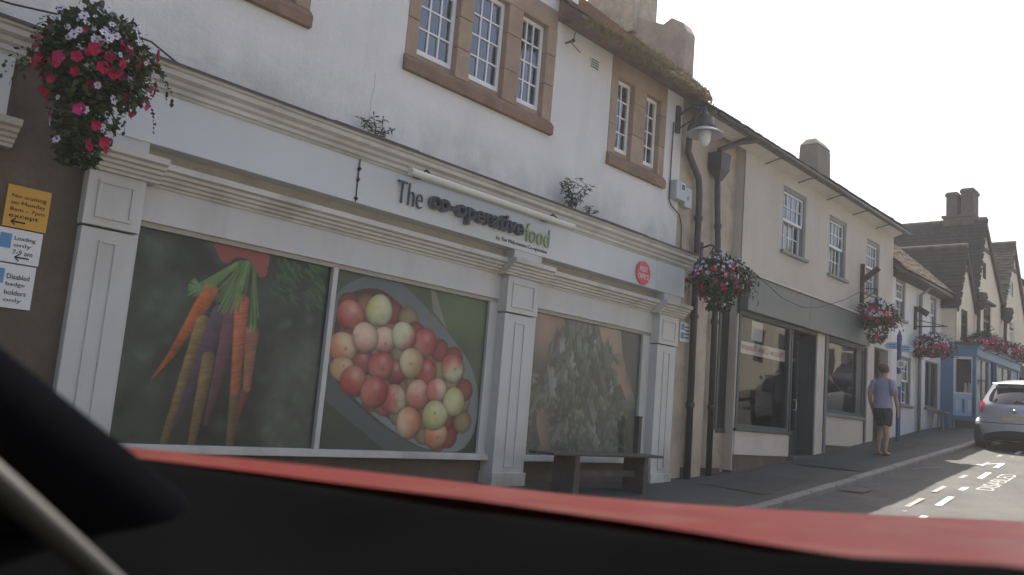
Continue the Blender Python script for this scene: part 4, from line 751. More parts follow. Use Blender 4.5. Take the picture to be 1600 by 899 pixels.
sash_window(gh, *H4[0], Y4, 2, 2, m=M_TIMBER, sill=M_TIMBER, sash=M_TIMBER); sash_window(gh, *H4[1], Y4, 3, 2, m=M_TIMBER, sill=M_TIMBER, sash=M_GREYW, cm=M_CURTD); sash_window(gh, *H4[2], Y4, 2, 2, m=M_SIGNW, sill=M_SIGNW)
MB().box(27.42, 28.44, Y4 - .12, Y4, 5.10, 5.17).build('window_hood', M_TIMBER, gh)
for a, c, d, e in HA:
    w = frame_box(a, c, d, e, Y4 + .02, .045, .08, 'attic_window', M_TIMBER if a < 29 else M_SIGNW, gh); MB().add([(a + .04, Y4 + .06, d + .04), (c - .04, Y4 + .06, d + .04), (c - .04, Y4 + .06, e - .04), (a + .04, Y4 + .06, e - .04)], [(0, 1, 2, 3)]).build('pane', M_GLASS, w); room(MB(), a, c, d, e, Y4 + .11, .6).build('room', M_DARK, w, recalc=False)
for xx, lab in ((26.60, 'black drainpipe in the valley between the small and tall gables'), (29.60, 'black drainpipe in the valley between the two tall gables')):
    t = thing('drainpipe', (xx, Y4 - .1, 3.6), lab, 'drainpipe'); MB().tube([(xx, Y4 - .12, 5.1), (xx, Y4 - .1, 4.4), (xx, Y4 - .1, 3.6)], .05, 8).build('pipe', M_TIMBER, t); MB().lathe([(.05, -.22), (.12, -.12), (.17, -.02), (.15, .05), (.19, .12), (.16, .26)], (xx, Y4 - .15, 4.98), 10).build('hopper', M_TIMBER, t)
cq = MB(); cq.box(27.35, 28.1, -.32, .52, 7.2, 7.72); cqo = cq.build('chimney', M_BRICK, gh, bevel=.02); MB().box(27.31, 28.14, -.36, .56, 7.66, 7.74).build('chimney_shoulder', M_BRICK, cqo, bevel=.01)
for ya, yb, zt in ((-.29, .05, 8.56), (.15, .46, 8.48)): MB().box(27.42, 28.0, ya, yb, 7.74, zt).box(27.39, 28.03, ya - .03, yb + .03, zt - .14, zt - .05).build('chimney_stack', M_BRICK, cqo, bevel=.012)
t = thing('wall_bracket', (26.9, -.6, 4.0), 'small iron scroll bracket on the yellow wall between the gable windows', 'bracket'); MB().tube([(26.75, -.56, 4.2), (26.8, -.8, 4.15), (26.85, -1.0, 4.25), (26.83, -.9, 4.32)], .012, 5).tube([(26.75, -.56, 4.0), (26.78, -.75, 4.08), (26.8, -.8, 4.15)], .01, 5).build('scroll', M_IRON, t)

bl = thing('blue_shopfront', (27.1, -.6, 1.45), 'bright blue painted shopfront projecting in front of the gabled house', 'shopfront'); YB = -1.05; XB = 24.80
MB().box(XB, XB + .14, -.50, Y2, 1.3, 3.30).build('flank_panel', M_BLUE, bl, bevel=.006)
MB().box(XB - .03, 29.5, YB - .03, Y4, 3.28, 3.58).build('fascia_board', M_BLUE, bl, bevel=.006); MB().box(XB - .03, XB + .2, Y4, Y2, 3.28, 3.58).build('fascia_board', M_BLUE, bl)
MB().px([(YB - .10, 3.56), (YB - .12, 3.60), (Y4, 3.66), (Y4, 3.57)], XB - .12, 29.6).build('lead_roof', M_LEAD, bl); MB().px([(YB - .07, 3.50), (YB - .09, 3.555), (Y4, 3.555), (Y4, 3.50)], XB - .07, 29.56).build('cornice', M_BLUE, bl); MB().box(XB - .07, XB + .1, Y4, Y2, 3.50, 3.64).build('cornice', M_BLUE, bl)
MB().px([(YB - .05, 3.27), (YB - .06, 3.31), (Y4, 3.31), (Y4, 3.27)], XB - .05, 29.52).build('cornice', M_BLUE, bl)
w = MB(); w.box(XB, XB + .07, -.98, -.93, 2.28, 3.27).box(XB, XB + .07, -.55, -.50, 2.28, 3.27).box(XB, XB + .07, -.93, -.55, 3.20, 3.27).box(XB, XB + .07, -.93, -.55, 2.28, 2.33); wn = w.build('shop_window', M_SIGNW, bl); MB().add([(XB + .03, -.93, 2.33), (XB + .03, -.55, 2.33), (XB + .03, -.55, 3.2), (XB + .03, -.93, 3.2)], [(0, 1, 2, 3)]).build('pane', M_SHOPG, wn)
MB().box(XB, XB + .1, -1.0, -.50, 1.72, 2.28).build('poster_panel', M_SIGNB, bl); MB().box(XB - .02, XB + .1, -1.05, -.50, 1.60, 1.72).build('sill', M_BLUE, bl); MB().box(XB, 29.5, YB, Y4, 1.0, 1.60).build('plinth', M_STONED, bl)
for k, (yy, zz, hh) in enumerate(((-.93, 1.84, .30), (-.78, 1.80, .36), (-.64, 1.85, .28))): MB().box(XB - .004, XB - .001, yy, yy + .07, zz, zz + hh).build('poster_figure', M_BLUE if k % 2 else M_SIGNW, bl)
for a, c in ((XB, XB + .10), (26.08, 26.22), (26.86, 26.96), (28.5, 28.62), (29.36, 29.5)): MB().box(a, c, YB, YB + .1, 1.6, 3.28).build('pilaster', M_BLUE, bl, bevel=.006)
for a, c in ((24.9, 26.08), (26.96, 28.5)):
    wn = frame_box(a, c, 2.1, 3.27, YB + .02, .04, .05, 'shop_window', M_GREYW, bl); MB().add([(a + .03, YB + .05, 2.13), (c - .03, YB + .05, 2.13), (c - .03, YB + .05, 3.24), (a + .03, YB + .05, 3.24)], [(0, 1, 2, 3)]).build('pane', M_SHOPG, wn); MB().box(a, c, YB + .01, YB + .1, 1.6, 2.1).build('stall_riser', M_BLUE, bl)
    mm = (a + c) / 2; MB().box(mm - .02, mm + .02, YB + .03, YB + .07, 2.13, 3.24).build('mullion', M_GREYW, wn)
MB().box(26.22, 26.86, YB + .25, YB + .3, 1.6, 3.27).build('shop_door', M_TIMBER, bl); MB().box(28.62, 29.36, YB + .03, YB + .08, 1.6, 3.27).build('side_panel', M_BLUE, bl); MB().box(24.9, 29.5, Y4 - .02, Y4 - .01, 1.6, 3.28).build('backing', M_DARK, bl)
sh = MB(); 
for k in range(14): xx = random.uniform(24.98, 25.9) if k < 8 else random.uniform(27, 28.4); yy = random.uniform(-.95, -.62); r0 = random.uniform(.03, .07); sh.lathe([(r0, 2.12), (r0 * 1.2, 2.2), (r0 * .6, 2.2 + random.uniform(.1, .35)), (r0 * .3, 2.6)], (xx, yy, 0), 8)
sh.box(24.95, 26.05, -1.0, -.6, 2.08, 2.12); so_ = sh.build('window_display', M_SIGNW, bl); so_['kind'] = 'stuff'
bs2 = thing('brown_shopfront', (31, -.6, 2.1), 'dark brown timber shopfront past the blue shop', 'shopfront'); MB().box(29.65, 32.6, -.85, Y4, 3.2, 3.6).build('fascia_board', M_TIMBER, bs2); MB().box(29.65, 29.8, -.8, Y4, 1.7, 3.2).box(31.0, 31.15, -.8, Y4, 1.7, 3.2).build('post', M_TIMBER, bs2); MB().add([(29.8, -.7, 1.9), (32.6, -.7, 1.9), (32.6, -.7, 3.2), (29.8, -.7, 3.2)], [(0, 1, 2, 3)]).build('pane', M_CGLASS, bs2); MB().box(29.65, 32.6, -.8, Y4, 1.2, 1.9).build('stall_riser', M_STONE, bs2)
hl = thing('terrace_house', (38, 0, 2.5), 'plain cream terrace house up the hill past the gables', 'house'); MB().box(32.7, 44, -.5, 5, 1.5, 6.5).build('wall', M_CREAM4, hl); MB().px([(-.8, 6.45), (2.2, 8.8), (5.3, 6.45)], 32.7, 44).build('roof', M_TILE, hl)

# ------------------------------------------------------------------ across the street (seen in the glass)
for k, (x0, x1, h, m) in enumerate(((-14, 2, 5.6, M_CREAM4), (2.1, 18, 5.4, M_WHITE3), (18.1, 33, 5.5, M_CREAM4), (33.1, 50, 5.7, M_CREAM4), (50.1, 66, 5.8, M_CREAM))):
    z0 = gz((x0 + x1) / 2); t = thing('opposite_house', ((x0 + x1) / 2, -11.6, z0), ('yellow', 'white', 'pale yellow', 'tall yellow', 'cream')[k] + ' rendered house across the street, mirrored in the shop glass', 'house')
    holes = []
    xx = x0 + 1.2
    while xx < x1 - 1.6: holes += [(xx, xx + 1.0, z0 + 3.6, z0 + 5.2), (xx, xx + 1.3, z0 + .8, z0 + 2.4)]; xx += 2.7
    b = MB(); wall_holes(b, x0, x1, z0 - .8, z0 + h, 0, holes, .15); b.v = [(p[0], -11.6 - p[1], p[2]) for p in b.v]; b.box(x0, x1, -17, -16.9, z0 - .8, z0 + h); b.build('wall', m, t, recalc=False)
    MB().px([(-11.2, z0 + h - .1), (-14.3, z0 + h + 1.7), (-17.2, z0 + h - .1)], x0, x1).build('roof', M_TILE3, t)
    for a, c, d, e in holes: MB().box(a, c, -11.78, -11.74, d, e).build('window', M_CGLASS, t)

# ------------------------------------------------------------------ flower baskets
def flower_mesh(name, n, m, cup=.25, w=.55):
    b = MB(); vs = [(0, 0, .02)]
    for k in range(n):
        a = 2 * math.pi * k / n; d = math.pi / n * w * 1.7; h = .07 * (-1) ** k
        vs += [(.45 * math.cos(a - d), .45 * math.sin(a - d), cup * .3), (.85 * math.cos(a - d * .8), .85 * math.sin(a - d * .8), cup + h), (1.04 * math.cos(a), 1.04 * math.sin(a), cup * .8 - h), (.85 * math.cos(a + d * .8), .85 * math.sin(a + d * .8), cup + h * .5), (.45 * math.cos(a + d), .45 * math.sin(a + d), cup * .3)]
    b.add(vs, [f for k in range(n) for f in ((0, 1 + 5 * k, 2 + 5 * k, 3 + 5 * k), (0, 3 + 5 * k, 4 + 5 * k, 5 + 5 * k))]); me = b.mesh(name, recalc=False); me.materials.append(m); return me
FW = flower_mesh('white_flower', 6, M_PETW, .2, .62)
eb = MB(); eb.lathe([(.26, .06), (.16, .16)], (0, 0, 0), 6); me_e = eb.mesh('eye'); FEYE = me_e
bm = bmesh.new(); bm.from_mesh(FW); bm.from_mesh(FEYE); bm.to_mesh(FW); bm.free(); FW.materials.append(M_INK)
for p in FW.polygons[12:]: p.material_index = 1
FR = flower_mesh('red_flower', 5, M_PETR, .45, .75); FP = flower_mesh('pink_flower', 5, M_PETP, .45, .75); FO = flower_mesh('orange_flower', 5, M_PETO, .45, .75)
def basket(loc, rx, rz, trail, nf, label, arm=None, mix=(.5, .3, .17, .03), hang=True, nleaf=1500, fs=.045):
    t = thing('flower_basket', loc, label, 'flower basket', 'flower baskets along the shops')
    if hang:
        MB().lathe([(.03, -.5 * rx), (.4 * rx, -.42 * rx), (.60 * rx, -.16 * rx), (.62 * rx, 0), (.57 * rx, 0)], (0, 0, -.05), 14).build('bowl', M_TIMBER, t, local=True)
        ch = MB()
        for k in range(3): a = 2.1 * k + .4; ch.tube([(.7 * rx * math.cos(a), .7 * rx * math.sin(a), -.05), (0, 0, rz * 1.25)], .006, 4)
        ch.build('chain', M_IRON, t, local=True)
    lf = MB()
    def surf(up):
        a = random.uniform(0, 2 * math.pi); ph = random.uniform(-.55, 1.0) if not up else random.uniform(-.05, 1.0)
        c = math.cos(ph * 1.5); k = random.uniform(.82, 1.10) * (1 + .13 * math.sin(3 * a + rx * 9)); n = Vector((math.cos(a) * c, math.sin(a) * c, math.sin(ph * 1.5))); return Vector((n.x * rx * k, n.y * rx * k, n.z * rz * k)), n
    for k in range(nleaf):
        if k % 4 == 0 and trail:
            a = random.uniform(0, 6.28); d = random.random() ** 1.1; rr = rx * random.uniform(.25, .85) * (1 - .62 * d); p = Vector((rr * math.cos(a), rr * math.sin(a), -.2 * rz - trail * d)); n = Vector((math.cos(a), math.sin(a), -.4))
        else: p, n = surf(False); p *= random.uniform(.7, 1.02)
        e = (n + Vector((random.uniform(-1, 1), random.uniform(-1, 1), random.uniform(-1, .6)))).normalized(); l = random.uniform(.035, .075); s = e.cross(Vector((random.uniform(-1, 1), random.uniform(-1, 1), 1))).normalized() * l * .36
        lf.add([p, p + e * l * .45 + s, p + e * l, p + e * l * .45 - s], [(0, 1, 2, 3)])
    for k in range(26 if trail else 8):       # loose stems that hang out of the mass
        a = random.uniform(0, 6.28); p = Vector((rx * .8 * math.cos(a), rx * .8 * math.sin(a), random.uniform(-.3, .5) * rz)); d = Vector((math.cos(a), math.sin(a), random.uniform(-.1, .8))).normalized()
        for i in range(random.randint(7, 16)):
            p = p + d * .028; d = (d + Vector((random.uniform(-.2, .2), random.uniform(-.2, .2), -.22))).normalized()
            e = (d + Vector((random.uniform(-1, 1), random.uniform(-1, 1), random.uniform(-.8, .8)))).normalized(); l = random.uniform(.02, .05); q_ = e.cross(Vector((random.uniform(-1, 1), .3, 1))).normalized() * l * .38
            lf.add([p, p + e * l * .5 + q_, p + e * l, p + e * l * .5 - q_], [(0, 1, 2, 3)])
    o = lf.build('foliage', M_LEAF, t, local=True, recalc=False); o['kind'] = 'stuff'
    for k in range(nf):
        u = random.random(); white = u < mix[0]; me = FW if white else FR if u < mix[0] + mix[1] else FP if u < 1 - mix[3] else FO
        if k % 9 == 8 and trail: a = random.uniform(0, 6.28); d = random.random() * .8; rr = rx * (.8 - .45 * d); p = Vector((rr * math.cos(a), rr * math.sin(a), -.2 * rz - trail * d)); n = Vector((math.cos(a), math.sin(a), -.1))
        else:
            p, n = surf(white)
            for _ in range(6):
                if me is not FW and p.z > .45 * rz: p, n = surf(False)
        fl = bpy.data.objects.new('flower', me); COL.objects.link(fl); fl.parent = t; p = p * 1.06; fl.location = p
        dirn = (n + Vector((random.uniform(-.5, .5), random.uniform(-.7, .3), random.uniform(-.3, .3)))).normalized(); q = dirn.to_track_quat('Z', 'Y')
        s = fs * random.uniform(.55, 1.25) * (.86 if white else 1.1); fl.matrix_basis = Matrix.Translation(p) @ q.to_matrix().to_4x4() @ Matrix.Diagonal((s, s, s, 1))
    if arm:
        a = MB(); ax, ay, az = arm; rel = Vector((ax - loc[0], ay - loc[1], az - loc[2])); tip = Vector((0, 0, rz * 1.25))
        a.tube([rel, (rel * .5 + tip * .5) + Vector((0, 0, .10)), tip + Vector((0, 0, .04)), tip], .016, 6).tube([rel - Vector((0, 0, .38)), (rel * .6 + tip * .4) - Vector((0, 0, .10)), (rel * .35 + tip * .65) + Vector((0, 0, .06))], .011, 5); a.build('bracket', M_IRON, t, local=True)
        MB().box(rel.x - .03, rel.x + .03, rel.y - .03, rel.y + .02, rel.z - .48, rel.z + .1).build('wall_plate', M_IRON, t, local=True)
    return t
basket((2.26, -.95, 3.05), .35, .34, .66, 295, 'large flower basket of crimson and white blooms above the parking plates', (2.3, -.05, 3.45), (.55, .32, .13, 0), nleaf=4600, fs=.036)
basket((11.50, -.86, 3.08), .44, .30, .42, 295, 'hanging basket of white daisies and red petunias by the two drainpipes', (12.3, -.05, 3.75), (.80, .11, .08, .01), nleaf=4000, fs=.032)
basket((18.66, -.65, 3.50), .40, .30, .50, 230, 'hanging basket on a timber bracket at the end of the grey fascia', None, (.70, .26, .03, .01), nleaf=3000, fs=.04)
basket((22.62, -.62, 3.26), .42, .32, .12, 220, 'rounded pink and white basket on the low white house', None, (.62, .18, .2, 0), nleaf=2600, fs=.045)
basket((25.75, -.98, 3.72), .50, .26, 0, 150, 'pink flower trough on the blue shop roof beneath the small gable', None, (.15, .35, .5, 0), False, 2000)
basket((28.45, -.98, 3.74), .55, .28, 0, 150, 'red flower trough on the blue shop roof beneath the tall gables', None, (.12, .58, .3, 0), False, 2000)
t = thing('timber_bracket', (18.98, -.25, 3.8), 'dark timber bracket post holding the basket beside the third sash window', 'bracket'); MB().box(18.93, 19.02, -.25, Y2, 3.70, 4.70).build('post', M_TIMBER, t); MB().obox((18.95, -.40, 4.46), (.045, 0, 0), (0, -.17, .13), (0, .03, .04)).build('brace', M_TIMBER, t); MB().tube([(18.95, -.3, 4.15), (18.8, -.6, 4.1), (18.66, -.65, 3.9)], .012, 5).tube([(18.95, -.25, 3.9), (18.85, -.45, 4.0), (18.8, -.6, 4.1)], .009, 5).build('scroll', M_IRON, t)

# ------------------------------------------------------------------ finger post, stool
px, py_, pz = 20.2, -.62, gz(20.2)
fp = thing('finger_post', (px, py_, pz), 'dark blue finger post with two pale signs beside the walking person', 'signpost')
MB().lathe([(.055, -.02), (.05, .0), (.05, 2.25), (.06, 2.27), (.06, 2.30), (.05, 2.32), (.055, 2.36), (.03, 2.42), (.008, 2.50)], (0, 0, 0), 12).build('pole', M_NAVY, fp, local=True)
for s, z in ((1, 2.06), (-1, 2.0)):
    f = MB(); f.add([(-.02, s * .05, z), (.02, s * .05, z), (.02, s * .26, z), (-.02, s * .26, z), (-.02, s * .05, z + .15), (.02, s * .05, z + .15), (.02, s * .26, z + .15), (-.02, s * .26, z + .15), (-.02, s * .32, z + .075), (.02, s * .32, z + .075)], [(0, 4, 7, 8, 3), (1, 2, 9, 6, 5), (0, 1, 5, 4), (4, 5, 6, 7), (0, 3, 2, 1), (7, 6, 9, 8), (3, 8, 9, 2)]); fo = f.build('finger', M_SIGNB, fp, local=True)
    for j in range(2): MB().box(-.0235, -.0205, min(s * .08, s * .22), max(s * .08, s * .22), z + .035 + j * .055, z + .06 + j * .055).build('text_line', M_SIGNBL, fo)
MB().lathe([(.10, -.012), (.10, .012)], (-.07, -.06, 1.72), 20, 'x').build('disc', M_SIGNW, fp, local=True); MB().lathe([(.055, -.016), (.055, -.012)], (-.07, -.06, 1.72), 16, 'x').build('disc_emblem', M_PLAST, fp, local=True)
MB().box(-.06, -.045, -.05, .03, 1.22, 1.5).build('notice', M_SIGNW, fp, local=True)
sl = thing('stool', (24.0, -.42, gz(24.0)), 'small pale wooden stool on the pavement before the white house', 'stool')
MB().box(-.28, .28, -.16, .16, .40, .44).build('seat', M_WOODL, sl, local=True, bevel=.008)
for sx in (-1, 1):
    for sy in (-1, 1): MB().tube([(sx * .22, sy * .11, .40), (sx * .27, sy * .15, -.02 * (1 - sx))], .018, 6).build('leg', M_WOODL, sl, local=True)

# ------------------------------------------------------------------ the person walking up the pavement
def skin(name, pts, edges, m, parent, root=0, sub=2, caps=None):
    me = bpy.data.meshes.new(name); me.from_pydata([p[:3] for p in pts], edges, []); o = link(name, me, m, parent, local=True)
    sk = o.modifiers.new('skin', 'SKIN'); sk.use_smooth_shade = True
    for i, p in enumerate(pts):
        r = p[3]; me.skin_vertices[0].data[i].radius = r if isinstance(r, tuple) else (r, r)
    for d in me.skin_vertices[0].data: d.use_root = False
    me.skin_vertices[0].data[root].use_root = True
    ss = o.modifiers.new('sub', 'SUBSURF'); ss.levels = sub; ss.render_levels = sub; return o
pe = thing('person', (17.62, -1.17, gz(17.62) + .005), 'person in a lilac T-shirt and charcoal shorts walking away up the pavement', 'person', rz=R(-6))
P = [(0, 0, .94, .085), (.02, 0, 1.12, .075), (.02, 0, 1.32, .08), (.0, 0, 1.44, .06), (.01, 0, 1.52, .052), (.03, 0, 1.60, .075), (.035, 0, 1.68, .088), (.03, 0, 1.74, .055)]
E = [(i, i + 1) for i in range(7)]
def chain(start, pts):
    k = start
    for p in pts: P.append(p); E.append((k, len(P) - 1)); k = len(P) - 1
    return k
for s in (-1, 1):
    f = .10 * s
    chain(0, [(.0, s * .09, .88, .095), (.03 + .08 * s, s * .095, .66, .075), (.04 + .12 * s, s * .095, .49, .058), (.02 + .05 * s, s * .095, .33, .058), (-.02 + .05 * s, s * .095, .12, .036), (-.02 + .06 * s, s * .095, .055, .04), (.06 + .06 * s, s * .10, .035, (.03, .042)), (.15 + .06 * s, s * .105, .028, (.022, .045))])
    k = chain(3, [(.0, s * .17, 1.42, .062), (-.02 + f * -.3, s * .215, 1.26, .052), (-.02 + f * -.5, s * .235, 1.12, .042), (.05 - f * .5, s * .235, .98, .038), (.10 - f * .5, s * .225, .87, .027), (.12 - f * .5, s * .222, .82, (.038, .02))])
    for j, (dx, dz) in enumerate(((.035, -.065), (.018, -.078), (.0, -.076), (-.018, -.06))): chain(k, [(.12 - f * .5 + dx * .8, s * .22, .82 + dz * .6, .010), (.12 - f * .5 + dx * .9, s * .205, .82 + dz * 1.15, .008)])
    chain(k, [(.165 - f * .5, s * .205, .805, .011), (.18 - f * .5, s * .195, .775, .009)])
skin('body', P, E, M_SKIN, pe)
sb = MB()
def rings(b, rs, n=18):
    o = len(b.v); vs = []
    for cx, cy, cz, rx, ry in rs:
        for k in range(n): a = 2 * math.pi * k / n; vs.append((cx + rx * math.cos(a), cy + ry * math.sin(a), cz))
    b.add(vs, [(i * n + k, i * n + (k + 1) % n, (i + 1) * n + (k + 1) % n, (i + 1) * n + k) for i in range(len(rs) - 1) for k in range(n)] + [tuple(range((len(rs) - 1) * n, len(rs) * n))])
rings(sb, [(0, 0, .90, .135, .185), (.0, 0, .94, .137, .187), (.005, 0, 1.02, .128, .178), (.01, 0, 1.12, .120, .172), (.015, 0, 1.22, .122, .18), (.015, 0, 1.32, .122, .195), (.01, 0, 1.40, .108, .195), (.005, 0, 1.45, .085, .15), (.005, 0, 1.48, .066, .09), (.005, 0, 1.50, .058, .062)])
for s in (-1, 1): sb.tube([(.0, s * .12, 1.42), (.0, s * .175, 1.40), (-.015, s * .21, 1.29), (-.02, s * .232, 1.17)], [.07, .078, .074, .072], 12)
sb.build('shirt', M_SHIRT, pe, smooth=True, local=True)
P3 = [(0, 0, 1.0, (.125, .165)), (0, 0, .90, (.14, .185))]; E3 = [(0, 1)]
for s in (-1, 1): P3 += [(.01 + .03 * s, s * .10, .78, .112), (.03 + .075 * s, s * .105, .62, .105), (.035 + .095 * s, s * .105, .54, .102)]; n_ = len(P3); E3 += [(1, n_ - 3), (n_ - 3, n_ - 2), (n_ - 2, n_ - 1)]
skin('shorts', P3, E3, M_SHORT, pe, 1)
hb = MB(); hb.lathe([(.001, .115), (.045, .105), (.078, .07), (.094, .02), (.092, -.03), (.078, -.065), (.06, -.085)], (0, 0, 0), 16); ho = hb.build('hair', M_HAIR, pe, smooth=True, local=True); ho.location = (.012, 0, 1.675); ho.rotation_euler = (0, R(-14), 0)
fc = MB(); fc.lathe([(.005, -.02), (.016, -.008), (.010, .02)], (.125, 0, 1.64), 8).lathe([(.004, -.03), (.018, 0), (.006, .032)], (.035, .088, 1.64), 6).lathe([(.004, -.03), (.018, 0), (.006, .032)], (.035, -.088, 1.64), 6); fc.build('face', M_SKIN, pe, local=True, smooth=True)
for s in (-1, 1): MB().obox((.05 + .06 * s, s * .10, .008), (.135, 0, 0), (0, .048, 0), (0, 0, .008)).tube([(.08 + .06 * s, s * .055, .015), (.085 + .06 * s, s * .10, .068), (.08 + .06 * s, s * .145, .015)], .009, 5).build('sandal', M_SHOE, pe, local=True)

# ------------------------------------------------------------------ the hatchback
ZS = [.17, .22, .32, .46, .58, .70, .80, .90, .96, 1.02, 1.12, 1.22, 1.31, 1.38, 1.43, 1.46, 1.475]
XR = [.24, .12, .03, .0, .005, .04, .06, .07, .09, .13, .23, .34, .44, .50, .62, .95, 1.3]
XF = [3.70, 3.82, 3.90, 3.92, 3.90, 3.84, 3.70, 3.30, 3.0, 2.86, 2.66, 2.46, 2.28, 2.12, 1.95, 1.75, 1.6]
HWD = [.72, .80, .845, .86, .865, .865, .86, .845, .82, .79, .745, .70, .66, .62, .55, .42, .25]
def car_pt(z, a, out=0.0):
    xr, xf, hw = (np.interp(z, ZS, q) for q in (XR, XF, HWD)); c, s = math.cos(a), math.sin(a); e = .36
    cx, hx = (xr + xf) / 2, (xf - xr) / 2; f = lambda v: math.copysign(abs(v) ** e, v)
    x, y = cx - hx * f(c), hw * f(s); x = x + (.10 * (y / hw) ** 2 if c > 0 else -.30 * (y / hw) ** 2 * (1 if c < -.0 else 0)) * min(1, abs(c) * 1.6)
    return Vector((x - out * c * .9, y + out * s, z + out * .25))
def car_patch(z0, z1, a0, a1, out, nz=8, na=16, wave=None):
    b = MB(); vs = []
    for i in range(nz + 1):
        for j in range(na + 1):
            t, u = i / nz, j / na; aa = a0 + (a1 - a0) * u; z = z0 + (z1 - z0) * t
            if wave: z, aa = wave(t, u, z, aa)
            vs.append(car_pt(z, aa, out))
    b.add(vs, [(i * (na + 1) + j, i * (na + 1) + j + 1, (i + 1) * (na + 1) + j + 1, (i + 1) * (na + 1) + j) for i in range(nz) for j in range(na)]); return b
def yfind(z, y):        # angle on the tail at which the half-width reaches y
    hw = np.interp(z, ZS, HWD); return math.asin(min(1, (abs(y) / hw) ** (1 / .36))) * (1 if y >= 0 else -1)
def hatchback(loc, rz, slope, paintm, label, extra=True):
    t = thing('parked_car', loc, label, 'car'); t.rotation_euler = (0, -slope, rz)
    N = 72; b = MB(); zz = []
    for z0, z1 in zip(ZS[:-1], ZS[1:]): zz += [z0, (z0 + z1) / 2]
    zz.append(ZS[-1]); vs = [car_pt(z, 2 * math.pi * k / N) for z in zz for k in range(N)]
    fs = [(i * N + k, i * N + (k + 1) % N, (i + 1) * N + (k + 1) % N, (i + 1) * N + k) for i in range(len(zz) - 1) for k in range(N)] + [tuple(range(N)), tuple(range(len(zz) * N - 1, (len(zz) - 1) * N - 1, -1))]
    b.add(vs, fs).build('body', paintm, t, smooth=True, local=True)
    def rearwin(tt, u, z, aa): y = (u * 2 - 1) * (.60 - .10 * tt) * (1 - .12 * (1 - tt) ** 4 * abs(u * 2 - 1)); z = z + .05 * (1 - tt) * abs(u * 2 - 1) ** 3 - .03 * tt * abs(u * 2 - 1) ** 4; return z, yfind(z, y)
    car_patch(1.0, 1.33, 0, 0, .012, 8, 20, rearwin).build('rear_window', M_CGLASS, t, smooth=True, local=True)
    for s in (-1, 1):
        car_patch(1.0, 1.34, s * 1.02, s * 2.15, .008, 6, 14).build('side_window', M_CGLASS, t, smooth=True, local=True)
        def lampw(tt, u, z, aa): y = s * (.66 + .19 * u - .05 * tt * (1 - u)); z = z + .10 * u * tt; return z, yfind(z, min(abs(y), np.interp(z, ZS, HWD) * .995) * s)
        car_patch(.78, 1.0, 0, 0, .014, 6, 8, lampw).build('tail_lamp', M_TAIL, t, smooth=True, local=True)
    for s in (-1, 1): car_patch(.62, .76, math.pi - s * .12, math.pi - s * .75, .012, 4, 10).build('headlamp', M_RIM, t, smooth=True, local=True)
    car_patch(.34, .54, math.pi - .35, math.pi + .35, .012, 4, 12).build('grille', M_BLACK, t, smooth=True, local=True); car_patch(1.0, 1.36, math.pi - .62, math.pi + .62, .010, 6, 14).build('windscreen', M_CGLASS, t, smooth=True, local=True)
    def bump(tt, u, z, aa): y = (u * 2 - 1) * (.68 - .06 * tt); z = z + .10 * tt * (1 - abs(u * 2 - 1) ** 2) - .02; return z, yfind(z, y)
    car_patch(.20, .36, 0, 0, .012, 5, 18, bump).build('bumper_insert', M_BLACK, t, smooth=True, local=True)
    car_patch(.585, .60, -.6, .6, .006, 2, 18).build('tailgate_seam', M_BLACK, t, local=True); car_patch(.64, .75, yfind(.7, -.26), yfind(.7, .26), .012, 3, 8).build('number_plate', M_PLATE, t, local=True)
    MB().tube([(.10, -.30, 1.03), (.135, -.02, 1.06), (.12, .02, 1.03)], .010, 5).build('rear_wiper', M_BLACK, t, local=True); MB().lathe([(.02, -.04), (.045, 0), (.02, .02)], (.03, 0, .86), 12, 'x').build('badge', M_RIM, t, local=True)
    MB().px([(-.52, 1.40), (-.5, 1.43), (.5, 1.43), (.52, 1.40)], .36, .62).build('spoiler', paintm, t, local=True, bevel=.01)
    for s in (-1, 1):
        for xw in (.62, 3.15):
            w = MB(); c = (xw, s * .76, .30); w.lathe([(.19, -.10), (.275, -.105), (.30, -.075), (.305, 0), (.30, .075), (.275, .105), (.19, .10)], c, 28, 'y'); wo_ = w.build('wheel', M_TYRE, t, smooth=True, local=True)
            MB().lathe([(.19, s * .07), (.185, s * .095), (.05, s * .085), (.01, s * .10)], c, 20, 'y').build('rim', M_RIM, wo_)
            MB().lathe([(.34, -.10), (.36, 0), (.345, .108), (.315, .109)], (xw, s * .76, .31), 28, 'y').build('wheel_arch', M_BLACK, t, local=True)
        MB().lathe([(.03, -.09), (.08, -.04), (.085, .05), (.03, .09)], (2.55, s * .90, 1.03), 10, 'x').build('door_mirror', paintm, t, local=True, smooth=True)
    MB().tube([(1.15, 0, 1.46), (.95, 0, 1.62)], .006, 4).build('aerial', M_BLACK, t, local=True); return t
sl_ = math.atan(.11)
hatchback((20.95, -2.76, gz(20.95) - .10), R(-1.5), sl_, M_SILVER, 'silver hatchback with red tail lamps parked nose uphill at the kerb')
hatchback((31.5, -6.2, gz(31.5) - .10), R(180), -sl_, M_SILVER, 'second silver hatchback across the road, mirrored in the grey shop window')
hatchback((40.5, -7.4, gz(40.5) - .10), R(180), -sl_, M_CARDK, 'navy hatchback parked across the road, mirrored in the shop glass')

